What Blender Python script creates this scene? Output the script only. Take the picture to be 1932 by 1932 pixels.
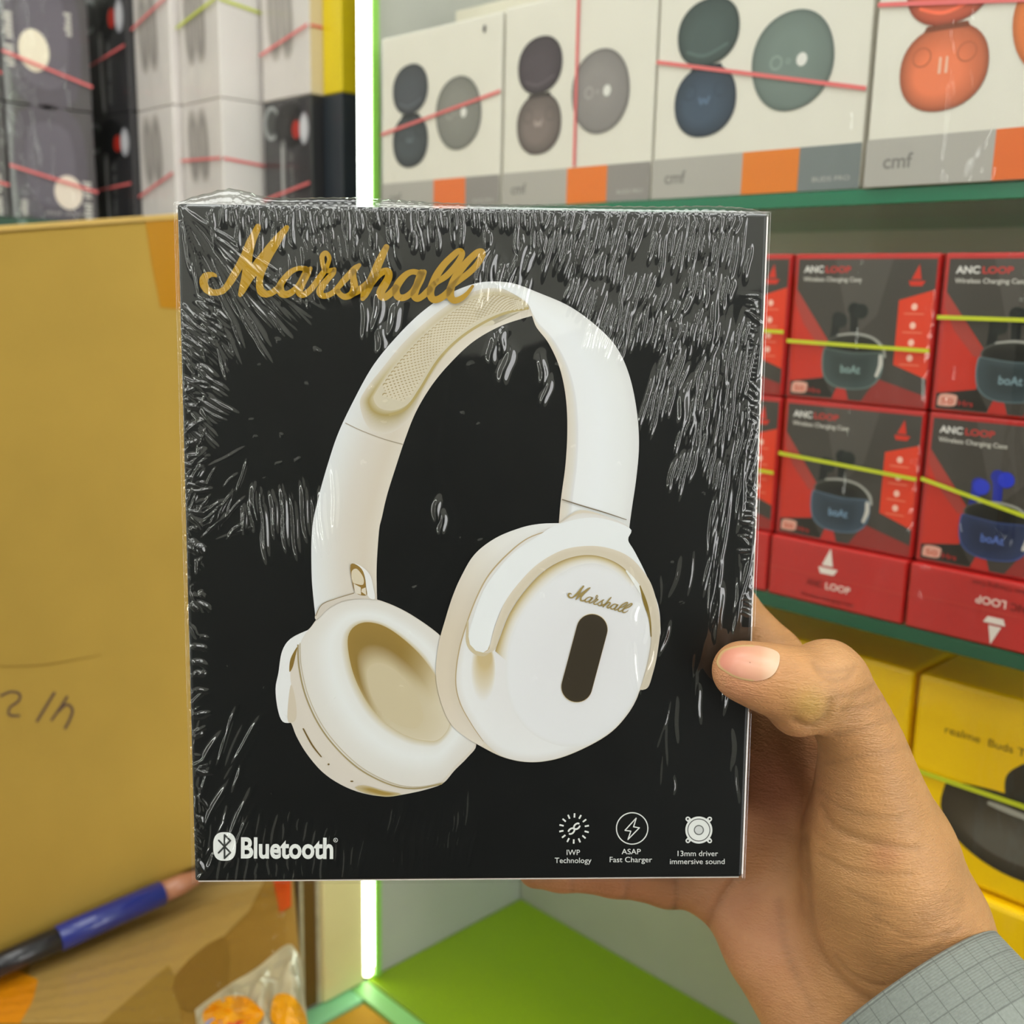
import bpy, bmesh, math, random
import numpy as np
from mathutils import Vector, Matrix
from mathutils.bvhtree import BVHTree
from mathutils.geometry import tessellate_polygon
rng = np.random.default_rng(7); random.seed(7)
for o in list(bpy.data.objects): bpy.data.objects.remove(o)
scene = bpy.context.scene
COLL = scene.collection

# ------------------------------------------------------------------ camera
# world axes: X runs along the shelf wall, Y into the wall, Z up; metres
R = np.array([[0.70064832, 0.15913237, -0.69553492],
              [0.71315610, -0.12562837, 0.68965636],
              [0.02236773, -0.97923154, -0.20150752]])     # columns: camera right, down, forward
CAM = np.array([0.75502846, -0.56393381, 1.45])
FPX, CPX = 2036.0, 966.0
cam_data = bpy.data.cameras.new('camera'); cam = bpy.data.objects.new('camera', cam_data); COLL.objects.link(cam)
cam_data.sensor_width = 36; cam_data.lens = FPX / 1932 * 36; cam_data.clip_start = .01; cam_data.clip_end = 30
cam.matrix_world = Matrix(((R[0,0], -R[0,1], -R[0,2], CAM[0]), (R[1,0], -R[1,1], -R[1,2], CAM[1]),
                           (R[2,0], -R[2,1], -R[2,2], CAM[2]), (0, 0, 0, 1)))
cam_data.dof.use_dof = True; cam_data.dof.focus_distance = 0.322
cam_data.dof.aperture_fstop = cam_data.lens / 2.6      # about 2.6 mm entrance pupil
scene.camera = cam
# ------------------------------------------------------------------ light, exposure
scene.view_settings.view_transform = 'Standard'; scene.view_settings.look = 'None'
scene.view_settings.gamma = 1; scene.view_settings.use_curve_mapping = False
scene.view_settings.exposure = -0.56
CEIL_POWER, LED_POWER, FAR_POWER = 7.4, 12.0, 20.0
world = bpy.data.worlds.new('world'); scene.world = world; world.use_nodes = True
world.node_tree.nodes['Background'].inputs[0].default_value = (1, 1, .99, 1)
world.node_tree.nodes['Background'].inputs[1].default_value = 7.5

# ------------------------------------------------------------------ helpers
def srgb(c):
    c = [x / 255.0 for x in c[:3]]
    return tuple((x / 12.92 if x <= .04045 else ((x + .055) / 1.055) ** 2.4) for x in c) + (1.0,)
def rayd(px, py): return R @ np.array([(px - CPX) / FPX, (py - CPX) / FPX, 1.0])
def at(px, py, depth): return CAM + rayd(px, py) * depth
def on_plane(px, py, ax, val):
    r = rayd(px, py); return CAM + r * ((val - CAM[ax]) / r[ax])
def project(P):
    c = (np.atleast_2d(P) - CAM) @ R
    return np.stack([CPX + FPX * c[:,0] / c[:,2], CPX + FPX * c[:,1] / c[:,2], c[:,2]], 1)
MATS = {}
def mat(name, col, rough=.5, spec=.5, coat=0., var=.05, scale=25., bump=0., bscale=200., metal=0., coat_rough=.05):
    if name in MATS: return MATS[name]
    m = bpy.data.materials.new(name); m.use_nodes = True; nt = m.node_tree; N = nt.nodes; L = nt.links
    p = N['Principled BSDF']; c = srgb(col)
    tc = N.new('ShaderNodeTexCoord'); no = N.new('ShaderNodeTexNoise'); no.inputs['Scale'].default_value = scale
    no.inputs['Detail'].default_value = 4; L.new(tc.outputs['Object'], no.inputs['Vector'])
    cr = N.new('ShaderNodeValToRGB'); cr.color_ramp.elements[0].position = .3; cr.color_ramp.elements[1].position = .7
    cr.color_ramp.elements[0].color = tuple(min(1, x * (1 - var)) for x in c[:3]) + (1,)
    cr.color_ramp.elements[1].color = tuple(min(1, x * (1 + var)) for x in c[:3]) + (1,)
    L.new(no.outputs['Fac'], cr.inputs[0]); L.new(cr.outputs[0], p.inputs['Base Color'])
    p.inputs['Roughness'].default_value = rough; p.inputs['Specular IOR Level'].default_value = spec
    p.inputs['Metallic'].default_value = metal; p.inputs['Coat Weight'].default_value = coat; p.inputs['Coat Roughness'].default_value = coat_rough
    if bump:
        n2 = N.new('ShaderNodeTexNoise'); n2.inputs['Scale'].default_value = bscale; L.new(tc.outputs['Object'], n2.inputs['Vector'])
        b = N.new('ShaderNodeBump'); b.inputs['Strength'].default_value = bump; b.inputs['Distance'].default_value = .001
        L.new(n2.outputs['Fac'], b.inputs['Height']); L.new(b.outputs[0], p.inputs['Normal'])
    MATS[name] = m; return m
def print_mat(name='printed_ink', rough=.42, spec=.35, coat=0.):
    if name in MATS: return MATS[name]
    m = bpy.data.materials.new(name); m.use_nodes = True; N = m.node_tree.nodes; L = m.node_tree.links
    a = N.new('ShaderNodeAttribute'); a.attribute_name = 'Col'; p = N['Principled BSDF']
    L.new(a.outputs['Color'], p.inputs['Base Color']); p.inputs['Roughness'].default_value = rough
    p.inputs['Specular IOR Level'].default_value = spec; p.inputs['Coat Weight'].default_value = coat
    MATS[name] = m; return m
def film_mat(name='clear_film', tint=(1, 1, 1), ior=1.5, rough=.06, gain=1.5, bump=0., bscale=60., stretch=(1, 1, 1)):
    if name in MATS: return MATS[name]
    m = bpy.data.materials.new(name); m.use_nodes = True; nt = m.node_tree; N = nt.nodes; L = nt.links
    N.remove(N['Principled BSDF']); out = N['Material Output']
    t = N.new('ShaderNodeBsdfTransparent'); t.inputs[0].default_value = tint + (1,)
    g = N.new('ShaderNodeBsdfGlossy'); g.inputs['Roughness'].default_value = rough
    lw = N.new('ShaderNodeLayerWeight'); lw.inputs['Blend'].default_value = .5
    fr = N.new('ShaderNodeMath'); fr.operation = 'POWER'; fr.inputs[1].default_value = 5.; L.new(lw.outputs['Facing'], fr.inputs[0])
    mu = N.new('ShaderNodeMath'); mu.operation = 'MULTIPLY_ADD'; mu.use_clamp = True; f0 = gain * ((ior-1)/(ior+1))**2
    mu.inputs[1].default_value = 1 - f0; mu.inputs[2].default_value = f0
    mx = N.new('ShaderNodeMixShader'); L.new(fr.outputs[0], mu.inputs[0]); L.new(mu.outputs[0], mx.inputs[0])
    L.new(t.outputs[0], mx.inputs[1]); L.new(g.outputs[0], mx.inputs[2]); L.new(mx.outputs[0], out.inputs['Surface'])
    if bump:
        tc = N.new('ShaderNodeTexCoord'); mp = N.new('ShaderNodeMapping'); mp.inputs['Scale'].default_value = stretch
        no = N.new('ShaderNodeTexNoise'); no.inputs['Scale'].default_value = bscale; no.inputs['Detail'].default_value = 3
        no.inputs['Distortion'].default_value = .6
        b = N.new('ShaderNodeBump'); b.inputs['Strength'].default_value = bump; b.inputs['Distance'].default_value = .004
        L.new(tc.outputs['Object'], mp.inputs[0]); L.new(mp.outputs[0], no.inputs['Vector']); L.new(no.outputs['Fac'], b.inputs['Height'])
        L.new(b.outputs[0], g.inputs['Normal']); L.new(b.outputs[0], lw.inputs['Normal'])
    MATS[name] = m; return m
def emit_mat(name, col, power):
    if name in MATS: return MATS[name]
    m = bpy.data.materials.new(name); m.use_nodes = True; p = m.node_tree.nodes['Principled BSDF']
    p.inputs['Base Color'].default_value = (.9, .9, .9, 1); p.inputs['Emission Color'].default_value = tuple(col) + (1,)
    p.inputs['Emission Strength'].default_value = power; MATS[name] = m; return m
def tag(o, label=None, cat=None, group=None, kind=None):
    if label: o['label'] = label
    if cat: o['category'] = cat
    if group: o['group'] = group
    if kind: o['kind'] = kind
    return o
def mesh_obj(name, verts, faces, m=None, parent=None, smooth=False, cols=None):
    me = bpy.data.meshes.new(name)
    me.from_pydata([tuple(map(float, v)) for v in verts], [], [tuple(f) for f in faces])
    if cols is not None:
        a = me.color_attributes.new('Col', 'FLOAT_COLOR', 'POINT')
        a.data.foreach_set('color', np.asarray(cols, dtype=np.float32).ravel())
    if smooth: me.polygons.foreach_set('use_smooth', [True] * len(me.polygons))
    me.update(); o = bpy.data.objects.new(name, me); COLL.objects.link(o)
    if m: me.materials.append(m)
    if parent: o.parent = parent
    return o
def bm_obj(name, bm, m=None, parent=None, smooth=False):
    me = bpy.data.meshes.new(name); bm.to_mesh(me); bm.free()
    if smooth: me.polygons.foreach_set('use_smooth', [True] * len(me.polygons))
    o = bpy.data.objects.new(name, me); COLL.objects.link(o)
    if m: me.materials.append(m)
    if parent: o.parent = parent
    return o
def box(name, lo, hi, m=None, parent=None, bevel=0., seg=2):
    bm = bmesh.new(); bmesh.ops.create_cube(bm, size=1)
    lo = np.array(lo, float); hi = np.array(hi, float)
    for v in bm.verts: v.co = Vector(((v.co.x + .5) * (hi[0]-lo[0]) + lo[0], (v.co.y + .5) * (hi[1]-lo[1]) + lo[1], (v.co.z + .5) * (hi[2]-lo[2]) + lo[2]))
    if bevel: bmesh.ops.bevel(bm, geom=bm.edges[:], offset=bevel, segments=seg, profile=.5, affect='EDGES')
    return bm_obj(name, bm, m, parent)
def empty(name, M=None, loc=None, rz=0.):
    o = bpy.data.objects.new(name, None); COLL.objects.link(o); o.empty_display_size = .02
    if M is not None: o.matrix_world = M
    else: o.matrix_world = Matrix.Translation(Vector(loc)) @ Matrix.Rotation(rz, 4, 'Z')
    return o
def cr_path(pts, n=8, closed=False):
    P = np.array(pts, float); k = len(P); out = []
    rngi = range(k if closed else k - 1)
    for i in rngi:
        if closed: p0, p1, p2, p3 = P[(i-1) % k], P[i], P[(i+1) % k], P[(i+2) % k]
        else: p0, p1, p2, p3 = P[max(i-1, 0)], P[i], P[i+1], P[min(i+2, k-1)]
        for j in range(n):
            t = j / n
            out.append(.5 * ((2*p1) + (-p0+p2)*t + (2*p0-5*p1+4*p2-p3)*t*t + (-p0+3*p1-3*p2+p3)*t**3))
    if not closed: out.append(P[-1])
    return np.array(out)
def resample(P, n, closed=False):
    P = np.array(P, float); Q = np.vstack([P, P[:1]]) if closed else P
    d = np.r_[0, np.cumsum(np.linalg.norm(np.diff(Q[:, :2], axis=0), axis=1))]
    t = np.linspace(0, d[-1], n + 1)[:-1] if closed else np.linspace(0, d[-1], n)
    return np.stack([np.interp(t, d, Q[:, k]) for k in range(Q.shape[1])], 1)
def ellipse(cx, cy, rx, ry, n=40, rot=0., power=2.):
    t = np.linspace(0, 2*np.pi, n, endpoint=False); c, s = np.cos(t), np.sin(t)
    x = rx * np.sign(c) * np.abs(c) ** (2/power); y = ry * np.sign(s) * np.abs(s) ** (2/power)
    return np.stack([cx + x*np.cos(rot) - y*np.sin(rot), cy + x*np.sin(rot) + y*np.cos(rot)], 1)
_TXT = {}
def text_geo(s, bold=0.):
    """flat letter shapes of a line of text: vertices scaled to cap height 1, x from 0"""
    key = (s, bold)
    if key in _TXT: return _TXT[key]
    c = bpy.data.curves.new('lettering', 'FONT'); c.body = s; c.size = 1; c.offset = bold; c.resolution_u = 4
    o = bpy.data.objects.new('lettering', c); COLL.objects.link(o)
    bpy.context.view_layer.update()
    me = bpy.data.meshes.new_from_object(o.evaluated_get(bpy.context.evaluated_depsgraph_get()))
    V = np.array([v.co[:2] for v in me.vertices]); Fc = [tuple(p.vertices) for p in me.polygons]
    bpy.data.objects.remove(o); bpy.data.curves.remove(c); bpy.data.meshes.remove(me)
    V[:, 0] -= V[:, 0].min(); _TXT[key] = (V, Fc); return V, Fc
class Ink:
    """flat printed shapes with a colour per vertex, collected into one mesh"""
    def __init__(s): s.v = []; s.f = []; s.c = []; s.lay = 0; s.hold = False
    def _add(s, P, F, col):
        b = len(s.v); s.lay += (0 if s.hold else 1)
        P = np.asarray(P, float)
        for i, p in enumerate(P): s.v.append((p[0], p[1], s.lay))
        if isinstance(col, tuple): s.c += [srgb(col)] * len(P)
        else: s.c += [srgb(x) for x in col]
        s.f += [tuple(b + i for i in f) for f in F]
    def poly(s, pts, col, smooth=0, holes=()):
        loops = [cr_path(pts, smooth, True) if smooth else np.array(pts, float)] + [np.array(h, float) for h in holes]
        tri = tessellate_polygon([[Vector((p[0], p[1], 0)) for p in l] for l in loops])
        s._add(np.vstack(loops), tri, col)
    def ribbon(s, path, col, n=6, caps=True):
        P = cr_path(path, n); T = np.gradient(P[:, :2], axis=0); T /= np.linalg.norm(T, axis=1)[:, None] + 1e-9
        Nn = np.stack([-T[:, 1], T[:, 0]], 1); w = P[:, 2:3] / 2
        A = P[:, :2] + Nn * w; B = P[:, :2] - Nn * w; k = len(P)
        s._add(np.vstack([A, B]), [(i, i+1, k+i+1, k+i) for i in range(k-1)], col)
        if caps:
            for q in (P[0], P[-1]): s.disc(q[0], q[1], q[2]/2, q[2]/2, col, n=14)
    def disc(s, cx, cy, rx, ry, col, n=28, rot=0., power=2.):
        s.poly(ellipse(cx, cy, rx, ry, n, rot, power), col)
    def ring(s, cx, cy, r0, r1, col, n=40, ry=1.):
        a = ellipse(cx, cy, r0, r0*ry, n); b = ellipse(cx, cy, r1, r1*ry, n)
        s._add(np.vstack([a, b]), [(i, (i+1) % n, n+(i+1) % n, n+i) for i in range(n)], col)
    def loft(s, curves, n=64, closed=True, cap=True):
        """curves: list of (points, colour or list of colours round the curve); colour blends between them"""
        rows, cols = [], []
        for pts, col in curves:
            P = resample(cr_path(pts, 6, closed), n, closed)
            if closed and rows and isinstance(col, tuple):      # line the loops up so that the faces do not twist
                best = None
                for Q in (P, P[::-1]):
                    for k in range(0, n, 2):
                        e = ((rows[-1][::4] - np.roll(Q, -k, 0)[::4])**2).sum()
                        if best is None or e < best[0]: best = (e, np.roll(Q, -k, 0))
                P = best[1]
            rows.append(P)
            if isinstance(col, tuple): cols += [col] * n
            else:
                k = len(col); t = np.linspace(0, k if closed else k-1, n, endpoint=not closed); ca = np.array(col, float)
                for x in t:
                    i = int(x); f = x - i; a = ca[i % k]; b = ca[(i+1) % k] if closed else ca[min(i+1, k-1)]
                    cols.append(tuple(a + (b-a)*f))
        m = len(rows); F = []
        for r in range(m-1):
            for i in range(n if closed else n-1):
                j = (i+1) % n; F.append((r*n+i, r*n+j, (r+1)*n+j, (r+1)*n+i))
        V = np.vstack(rows)
        if cap and closed:
            V = np.vstack([V, rows[-1].mean(0)[None]]); cols.append(tuple(np.mean(np.array(cols[-n:]), 0)))
            F += [((m-1)*n+i, (m-1)*n+(i+1) % n, m*n) for i in range(n)]
        s._add(V, F, [tuple(c) for c in cols])
    def text(s, txt, x, y, h, col, width=None, bold=0., rot=0., up=1, center=False):
        V, F = text_geo(txt, bold); V = V.copy(); sx = h
        if width: sx = width / (V[:, 0].max() + 1e-9)
        V[:, 0] *= sx; V[:, 1] *= h * up
        if center: V[:, 0] -= V[:, 0].max() / 2
        c, si = math.cos(rot), math.sin(rot)
        s._add(np.stack([x + V[:, 0]*c - V[:, 1]*si, y + V[:, 0]*si + V[:, 1]*c], 1), F, col)
    def bars(s, x, y, w, h, n, col, vertical=False):
        """a line of small print too blurred to read: letter sized dashes"""
        s.lay += 1; s.hold = True
        for k in range(n):
            if k % 7 == 5: continue
            a, b = k/n, (k+.72)/n
            q = [(x+w*a, y), (x+w*b, y), (x+w*b, y+h*(.75+.25*((k*5) % 3)/2)), (x+w*a, y+h*(.75+.25*((k*5) % 3)/2))]
            if vertical: q = [(x-(v-y), y+(u-x)) for u, v in q]
            s.poly(q, col)
        s.hold = False
    def build(s, name, parent, fn, m=None, lift=.000012):
        V = [fn(x, y, l * lift) for x, y, l in s.v]
        o = mesh_obj(name, V, s.f, m or print_mat(), parent, cols=s.c); return o

# ------------------------------------------------------------------ the setting
W_WALL = mat('wall_paint', (206, 205, 196), .7, var=.02)
def struct(o): o['kind'] = 'structure'; return o
XR, YF = 2.25, -2.05      # unseen far walls, set close to brighten the wrap's reflections
struct(box('floor', (-.6, YF, -.05), (XR, .25, 0), mat('floor_tile', (92, 86, 78), .4, var=.15, scale=6)))
struct(box('ceiling', (-.6, YF, 2.75), (XR, .25, 2.8), mat('ceiling_paint', (228, 228, 224), .8)))
struct(box('wall_back', (-.6, .212, 0), (XR, .25, 2.75), mat('cabinet_back_panel', (190, 190, 178), .5, var=.02)))
struct(box('wall_left', (-.6, YF, 0), (-.56, .212, 2.75), W_WALL))
struct(box('wall_right', (XR, YF, 0), (XR+.04, -.38, 2.75), W_WALL))      # opening added beyond it: outside light gives the wrap its highlights
struct(box('trim_3', (XR, -.38, 2.45), (XR+.04, .212, 2.75), W_WALL))
struct(box('wall_front', (-.56, YF-.04, 0), (XR, YF, 2.75), W_WALL))
DARK_REFL = mat('dark_reflection_panel', (52, 46, 40), .6, .3, var=.3, scale=8)  # unseen dark panels, added to darken the lower reflection in the wrap
struct(box('added_trim_1', (XR-.03, YF+.03, 0), (XR-.001, -.95, 1.72), DARK_REFL)); struct(box('added_trim_2', (1.15, YF+.001, 0), (XR-.031, YF+.03, 1.72), DARK_REFL))
k = 0
for ly in (-.55, -1.5):  # unseen ceiling panels, added to light the shelves and the wrap
    for lx in (.15, .95, 1.75):
        t = empty('ceiling_light', loc=(lx, ly, 2.74)); side = ['near the shelves', 'by the far wall'][k // 3]
        tag(t, 'added square white ceiling light panel %s, %s of three' % (side, ['left', 'middle', 'right'][k % 3]), 'light', 'ceiling light panels')
        f = box('frame', (-.31, -.31, -.012), (.31, .31, .009), mat('lamp_frame', (230, 230, 230), .4), t, .003)
        mesh_obj('diffuser', [(-.29, -.29, -.014), (.29, -.29, -.014), (.29, .29, -.014), (-.29, .29, -.014)], [(3, 2, 1, 0)], emit_mat('lamp_diffuser', (.985, 1, .985), CEIL_POWER), t)
        k += 1
# cabinet: dividing panel, base board with a light green lip, glass shelves
PALE = mat('cabinet_side_panel', (188, 190, 182), .45, var=.02)
tag(box('divider_panel', (-.016, .0125, .0), (.0, .211, 2.6), PALE, bevel=.0008), 'pale grey cabinet divider panel beside the bright light strip', 'panel')
t = empty('base_board', loc=(0, 0, .7925)); tag(t, 'lime green base board at the bottom of the display cabinet', 'board')
box('board', (.001, .001, -.02), (1.3, .211, 0), mat('lime_laminate', (140, 172, 12), .42, var=.04, scale=4), t, .001)
box('front_lip', (.001, -.019, -.02), (1.3, .0, -.001), mat('led_lit_laminate', (150, 215, 130), .45, var=.02), t, .001)  # pale lip tone paints in the glow of the light strip
tag(box('side_lip', (-.001, -.080, .7725), (.0215, -.0195, .7915), mat('mint_laminate', (152, 226, 170), .45, var=.02), bevel=.001), 'mint green strip running forward from the light strip foot', 'trim')
GREEN = mat('green_glass_edge', (14, 112, 78), .25, .6, .5, var=.05)
GREEN2 = mat('green_glass_back_edge', (96, 200, 160), .3, .5, var=.03)
GLASS = film_mat('shelf_glass', (.86, .93, .89), 1.5, .02, 1.3)
def glass_shelf(z, x0, x1, label, th=.0085, y1=.2105, em=None):
    t = empty('glass_shelf', loc=(0, 0, z)); tag(t, label, 'shelf', 'glass shelves')
    box('front_edge', (x0, -.002, -th), (x1, .0015, 0), em or GREEN, t, .0006)
    box('pane', (x0, .0017, -th), (x1, y1-.003, 0), GLASS, t)
    box('back_edge', (x0, y1-.0028, -th), (x1, y1, 0), GREEN2, t)
    return t
glass_shelf(1.508, .0135, 1.3, 'green edged glass shelf under the cream earbud cartons')
glass_shelf(1.2715, .0135, 1.3, 'green edged glass shelf under the red earbud cartons', em=mat('deep_green_edge', (12, 82, 52), .25, .6, .5))
glass_shelf(1.046, .0135, 1.3, 'green edged glass shelf under the yellow earbud cartons')
glass_shelf(1.5085, -.555, -.017, 'green edged glass shelf under the black and white cartons on the left')
bpy.data.objects['glass_shelf.003'].children[0].location.y = 0
t = empty('glass_side_shelf', loc=(0, 0, 1.5085)); tag(t, 'green edged glass shelf running forward under the black cartons with round stickers', 'shelf')
box('front_edge', (-.3735, -.62, -.0085), (-.370, -.0025, 0), mat('dark_green_edge', (12, 70, 48), .3, .6, .4), t, .0006)
box('pane', (-.555, -.62, -.0085), (-.3737, -.0025, 0), GLASS, t)
# light strip on the divider
t = empty('led_light_strip', loc=(.0, .0085, .796)); tag(t, 'glowing white vertical LED strip on the cabinet divider', 'light')
box('channel', (-.009, -.004, 0), (.009, .0035, 1.75), mat('strip_channel', (150, 215, 90), .3, .5, .3), t, .0006)
bm = bmesh.new(); prof = [(-.0068, -.0042), (-.0068, -.007), (-.004, -.0092), (.004, -.0092), (.0068, -.007), (.0068, -.0042)]
vs = [[bm.verts.new((x, y, z)) for x, y in prof] for z in (.012, 1.75)]
for i in range(5): bm.faces.new((vs[0][i+1], vs[0][i], vs[1][i], vs[1][i+1]))
bm.faces.new(vs[0]); bm_obj('diffuser', bm, emit_mat('strip_glow', (.92, 1, .9), LED_POWER), t)
bm = bmesh.new(); bmesh.ops.create_uvsphere(bm, u_segments=12, v_segments=8, radius=.0055)
for v in bm.verts: v.co += Vector((0, -.007, .0045))
bm_obj('end_diode', bm, emit_mat('diode_glow', (.95, 1, .75), LED_POWER * .8), t, True)
# unseen light strips added across the shop to streak the wrap's wrinkles
for i, (x, y, nx_, ny_) in enumerate([(.75, YF+.001, 0, 1), (.0, YF+.001, 0, 1)]):
    t = empty('led_light_strip', loc=(x, y, .9), rz=math.atan2(ny_, nx_))
    tag(t, 'added glowing white LED strip on the unseen far wall, %s of the two' % ['right', 'left'][i], 'light', 'added light strips across the shop')
    box('channel', (.0005, -.03, 0), (.006, .03, 1.7), mat('strip_channel', (150, 215, 90), .3, .5, .3), t, .0006)
    box('diffuser', (.0062, -.026, .01), (.009, .026, 1.69), emit_mat('far_strip_glow', (.96, 1, .95), FAR_POWER), t)
# ------------------------------------------------------------------ retail cartons on the shelves
FILM = film_mat('carton_film', (1, 1, 1), 1.45, .07, .9, .55, 38., (1, 1, .35))
RED_TAPE, LIME_TAPE = mat('red_tear_tape', (230, 112, 112), .35, .5, .3), mat('lime_tear_tape', (196, 206, 40), .35, .5, .3)
def carton(name, x0, x1, y0, d, z0, h, m, label, cat='carton', group=None, yaw=0., bevel=.0012):
    t = empty(name, loc=(x0, y0, z0), rz=yaw); tag(t, label, cat, group); t['w'] = x1-x0; t['h'] = h; t['d'] = d
    box('carton_body', (0, 0, 0), (x1-x0, d, h), m, t, bevel); return t
def front_fn(t): w, h = t['w'], t['h']; return lambda u, v, l: (u*w, -.0003-l, v*h)
def side_fn(t): w, d, h = t['w'], t['d'], t['h']; return lambda u, v, l: (w+.0003+l, u*d, v*h)
def wrap_front(t, m=FILM, gap=.0022):
    w, h = t['w'], t['h']; n = 10; V = []
    for j in range(n+1):
        for i in range(n+1):
            e = min(i, n-i, j, n-j); V.append((w*(i/n), -(.0014 if e == 0 else gap + .0004*math.sin(i*2.1+j*1.3)), h*(j/n)))
    mesh_obj('shrink_film', V, [(j*(n+1)+i, j*(n+1)+i+1, (j+1)*(n+1)+i+1, (j+1)*(n+1)+i) for j in range(n) for i in range(n)], m, t, True)
def tape(t, p0, p1, m, wd=.0022, face='front', y=-.0012):
    """thin tear tape stuck on a face, from (u,v) to (u,v)"""
    w, h, d = t['w'], t['h'], t['d']; k = w if face == 'front' else d
    a = np.array([p0[0]*k, p0[1]*h]); b = np.array([p1[0]*k, p1[1]*h]); T = (b-a)/np.linalg.norm(b-a); Nn = np.array([-T[1], T[0]])*wd/2
    q = [a+Nn, b+Nn, b-Nn, a-Nn]
    if face == 'front': V = [(x, y, z) for x, z in q] + [(x, y+.0003, z) for x, z in q]
    else: V = [(w-y, x, z) for x, z in q] + [(w-y-.0003, x, z) for x, z in q]
    mesh_obj('tear_tape', V, [(0, 1, 2, 3), (7, 6, 5, 4), (0, 4, 5, 1), (1, 5, 6, 2), (2, 6, 7, 3), (3, 7, 4, 0)], m, t)
def shade(c, k): return tuple(min(255, max(0, x*k)) for x in c)

# cream earbud cartons on the top shelf
CREAM = mat('cream_board', (226, 223, 211), .45, .4, .25, var=.015)
cream = [(.0275, .1655, (72, 76, 82), (66, 72, 76), (128, 128, 122), (232, 120, 60), 'first cream earbud carton beside the light strip, dark grey case picture'),
         (.1685, .3045, (78, 70, 76), (112, 102, 98), (136, 132, 130), (232, 124, 48), 'cream earbud carton with mauve grey case picture and vertical red tape'),
         (.3070, .4500, (72, 86, 84), (58, 72, 88), (112, 126, 120), (228, 128, 40), 'cream earbud carton with green grey and blue case picture'),
         (.4545, .6000, (196, 92, 66), (206, 112, 76), (222, 124, 66), (228, 112, 48), 'cream earbud carton with orange case picture on the right')]
for i, (x0, x1, ca, cb, cd, co, lab) in enumerate(cream):
    t = carton('earbud_carton', x0, x1, [.0, .0, -.001, -.004][i], .06, 1.5085, [.134, .135, .137, .139][i], CREAM, lab, 'carton', 'cream earbud cartons')
    I = Ink(); band = .175
    I.poly([(0, 0), (.47, 0), (.47, band), (0, band)], (176, 173, 166))
    I.poly([(.47, 0), (.735, 0), (.735, band), (.47, band)], co)
    I.poly([(.735, 0), (1, 0), (1, band), (.735, band)], (146, 142, 138) if i != 2 else (120, 128, 128))
    I.text('cmf', .07, .065, .075, shade((150, 148, 142), .86), bold=.02)
    I.text('BUDS PRO', .80, .035, .026, (188, 186, 182), width=.16)
    def pebble(cx, cy, rx, ry, c, hi):
        I.loft([(ellipse(cx, cy, rx, ry, 20, .08, 2.2), shade(c, .72)), (ellipse(cx, cy, rx*.86, ry*.86, 20, .08, 2.2), shade(c, .95)),
                (ellipse(cx-.02, cy-.02, rx*.5, ry*.45, 20, .08, 2.), shade(c, hi))], 40)
    pebble(.26, .69, .156, .138, ca, 1.08); pebble(.262, .405, .158, .15, cb, 1.16)
    I.poly([(.19, .555), (.335, .555), (.345, .535), (.18, .535)], shade(cb, .6))
    I.ribbon([(.16, .62, .012), (.25, .595, .014), (.36, .63, .012)], shade(ca, 1.3))
    I.loft([(ellipse(.67, .52, .183, .195, 24, .2, 2.15), shade(cd, .82)), (ellipse(.67, .52, .16, .175, 24, .2), cd), (ellipse(.66, .55, .08, .08, 24), shade(cd, 1.08))], 44)
    # open case lower half: pair of buds and the printed w mark
    for sgn in (-1, 1): I.ring(.262 + sgn*.08, .45, .03, .035, shade(cb, .9), 20)
    if i == 3:
        for dx in (-.012, .012): I.ribbon([(.262+dx, .44, .008), (.262+dx, .39, .01)], (240, 196, 170), 3)
    else: I.ribbon([(.235, .42, .012), (.245, .395, .012), (.258, .415, .012), (.272, .395, .012), (.284, .42, .012)], shade(cb, 1.6), 4)
    I.ring(.60, .52, .02, .03, shade(cd, 1.25), 20); I.ring(.655, .52, .006, .012, shade(cd, 1.25), 14)
    I.disc(.715, .52, .024, .026, (226, 226, 220))
    if i == 0: I.disc(.87, .93, .012, .02, (90, 90, 90)); 
    I.build('printed_front', t, front_fn(t))
    wrap_front(t)
    if i == 0: tape(t, (0, .46), (1, .60), RED_TAPE)
    if i == 1: tape(t, (.52, .18), (.515, 1), RED_TAPE)
    if i == 2: tape(t, (0, .60), (1, .375), RED_TAPE)
    if i == 3: tape(t, (0, .66), (1, .53), RED_TAPE)
# plain cartons standing behind them
for i, (x0, x1, z1, lab) in enumerate([(.03, .20, .168, 'plain pale carton behind the first cream earbud carton'), (.205, .385, .17, 'plain pale carton behind the mauve cream earbud carton'), (.39, .60, .175, 'plain pale carton behind the orange cream earbud carton')]):
    t = carton('storage_carton', x0, x1, .075, .12, 1.5085, z1, mat('pale_board', (214, 208, 190), .6, var=.03), lab, 'carton', 'pale cartons at the back of the top shelf')
    box('lid_seam', (.0, -.0012, z1*.82), (x1-x0, .0, z1*.84), mat('seam_tape', (190, 180, 150), .4), t)

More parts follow.
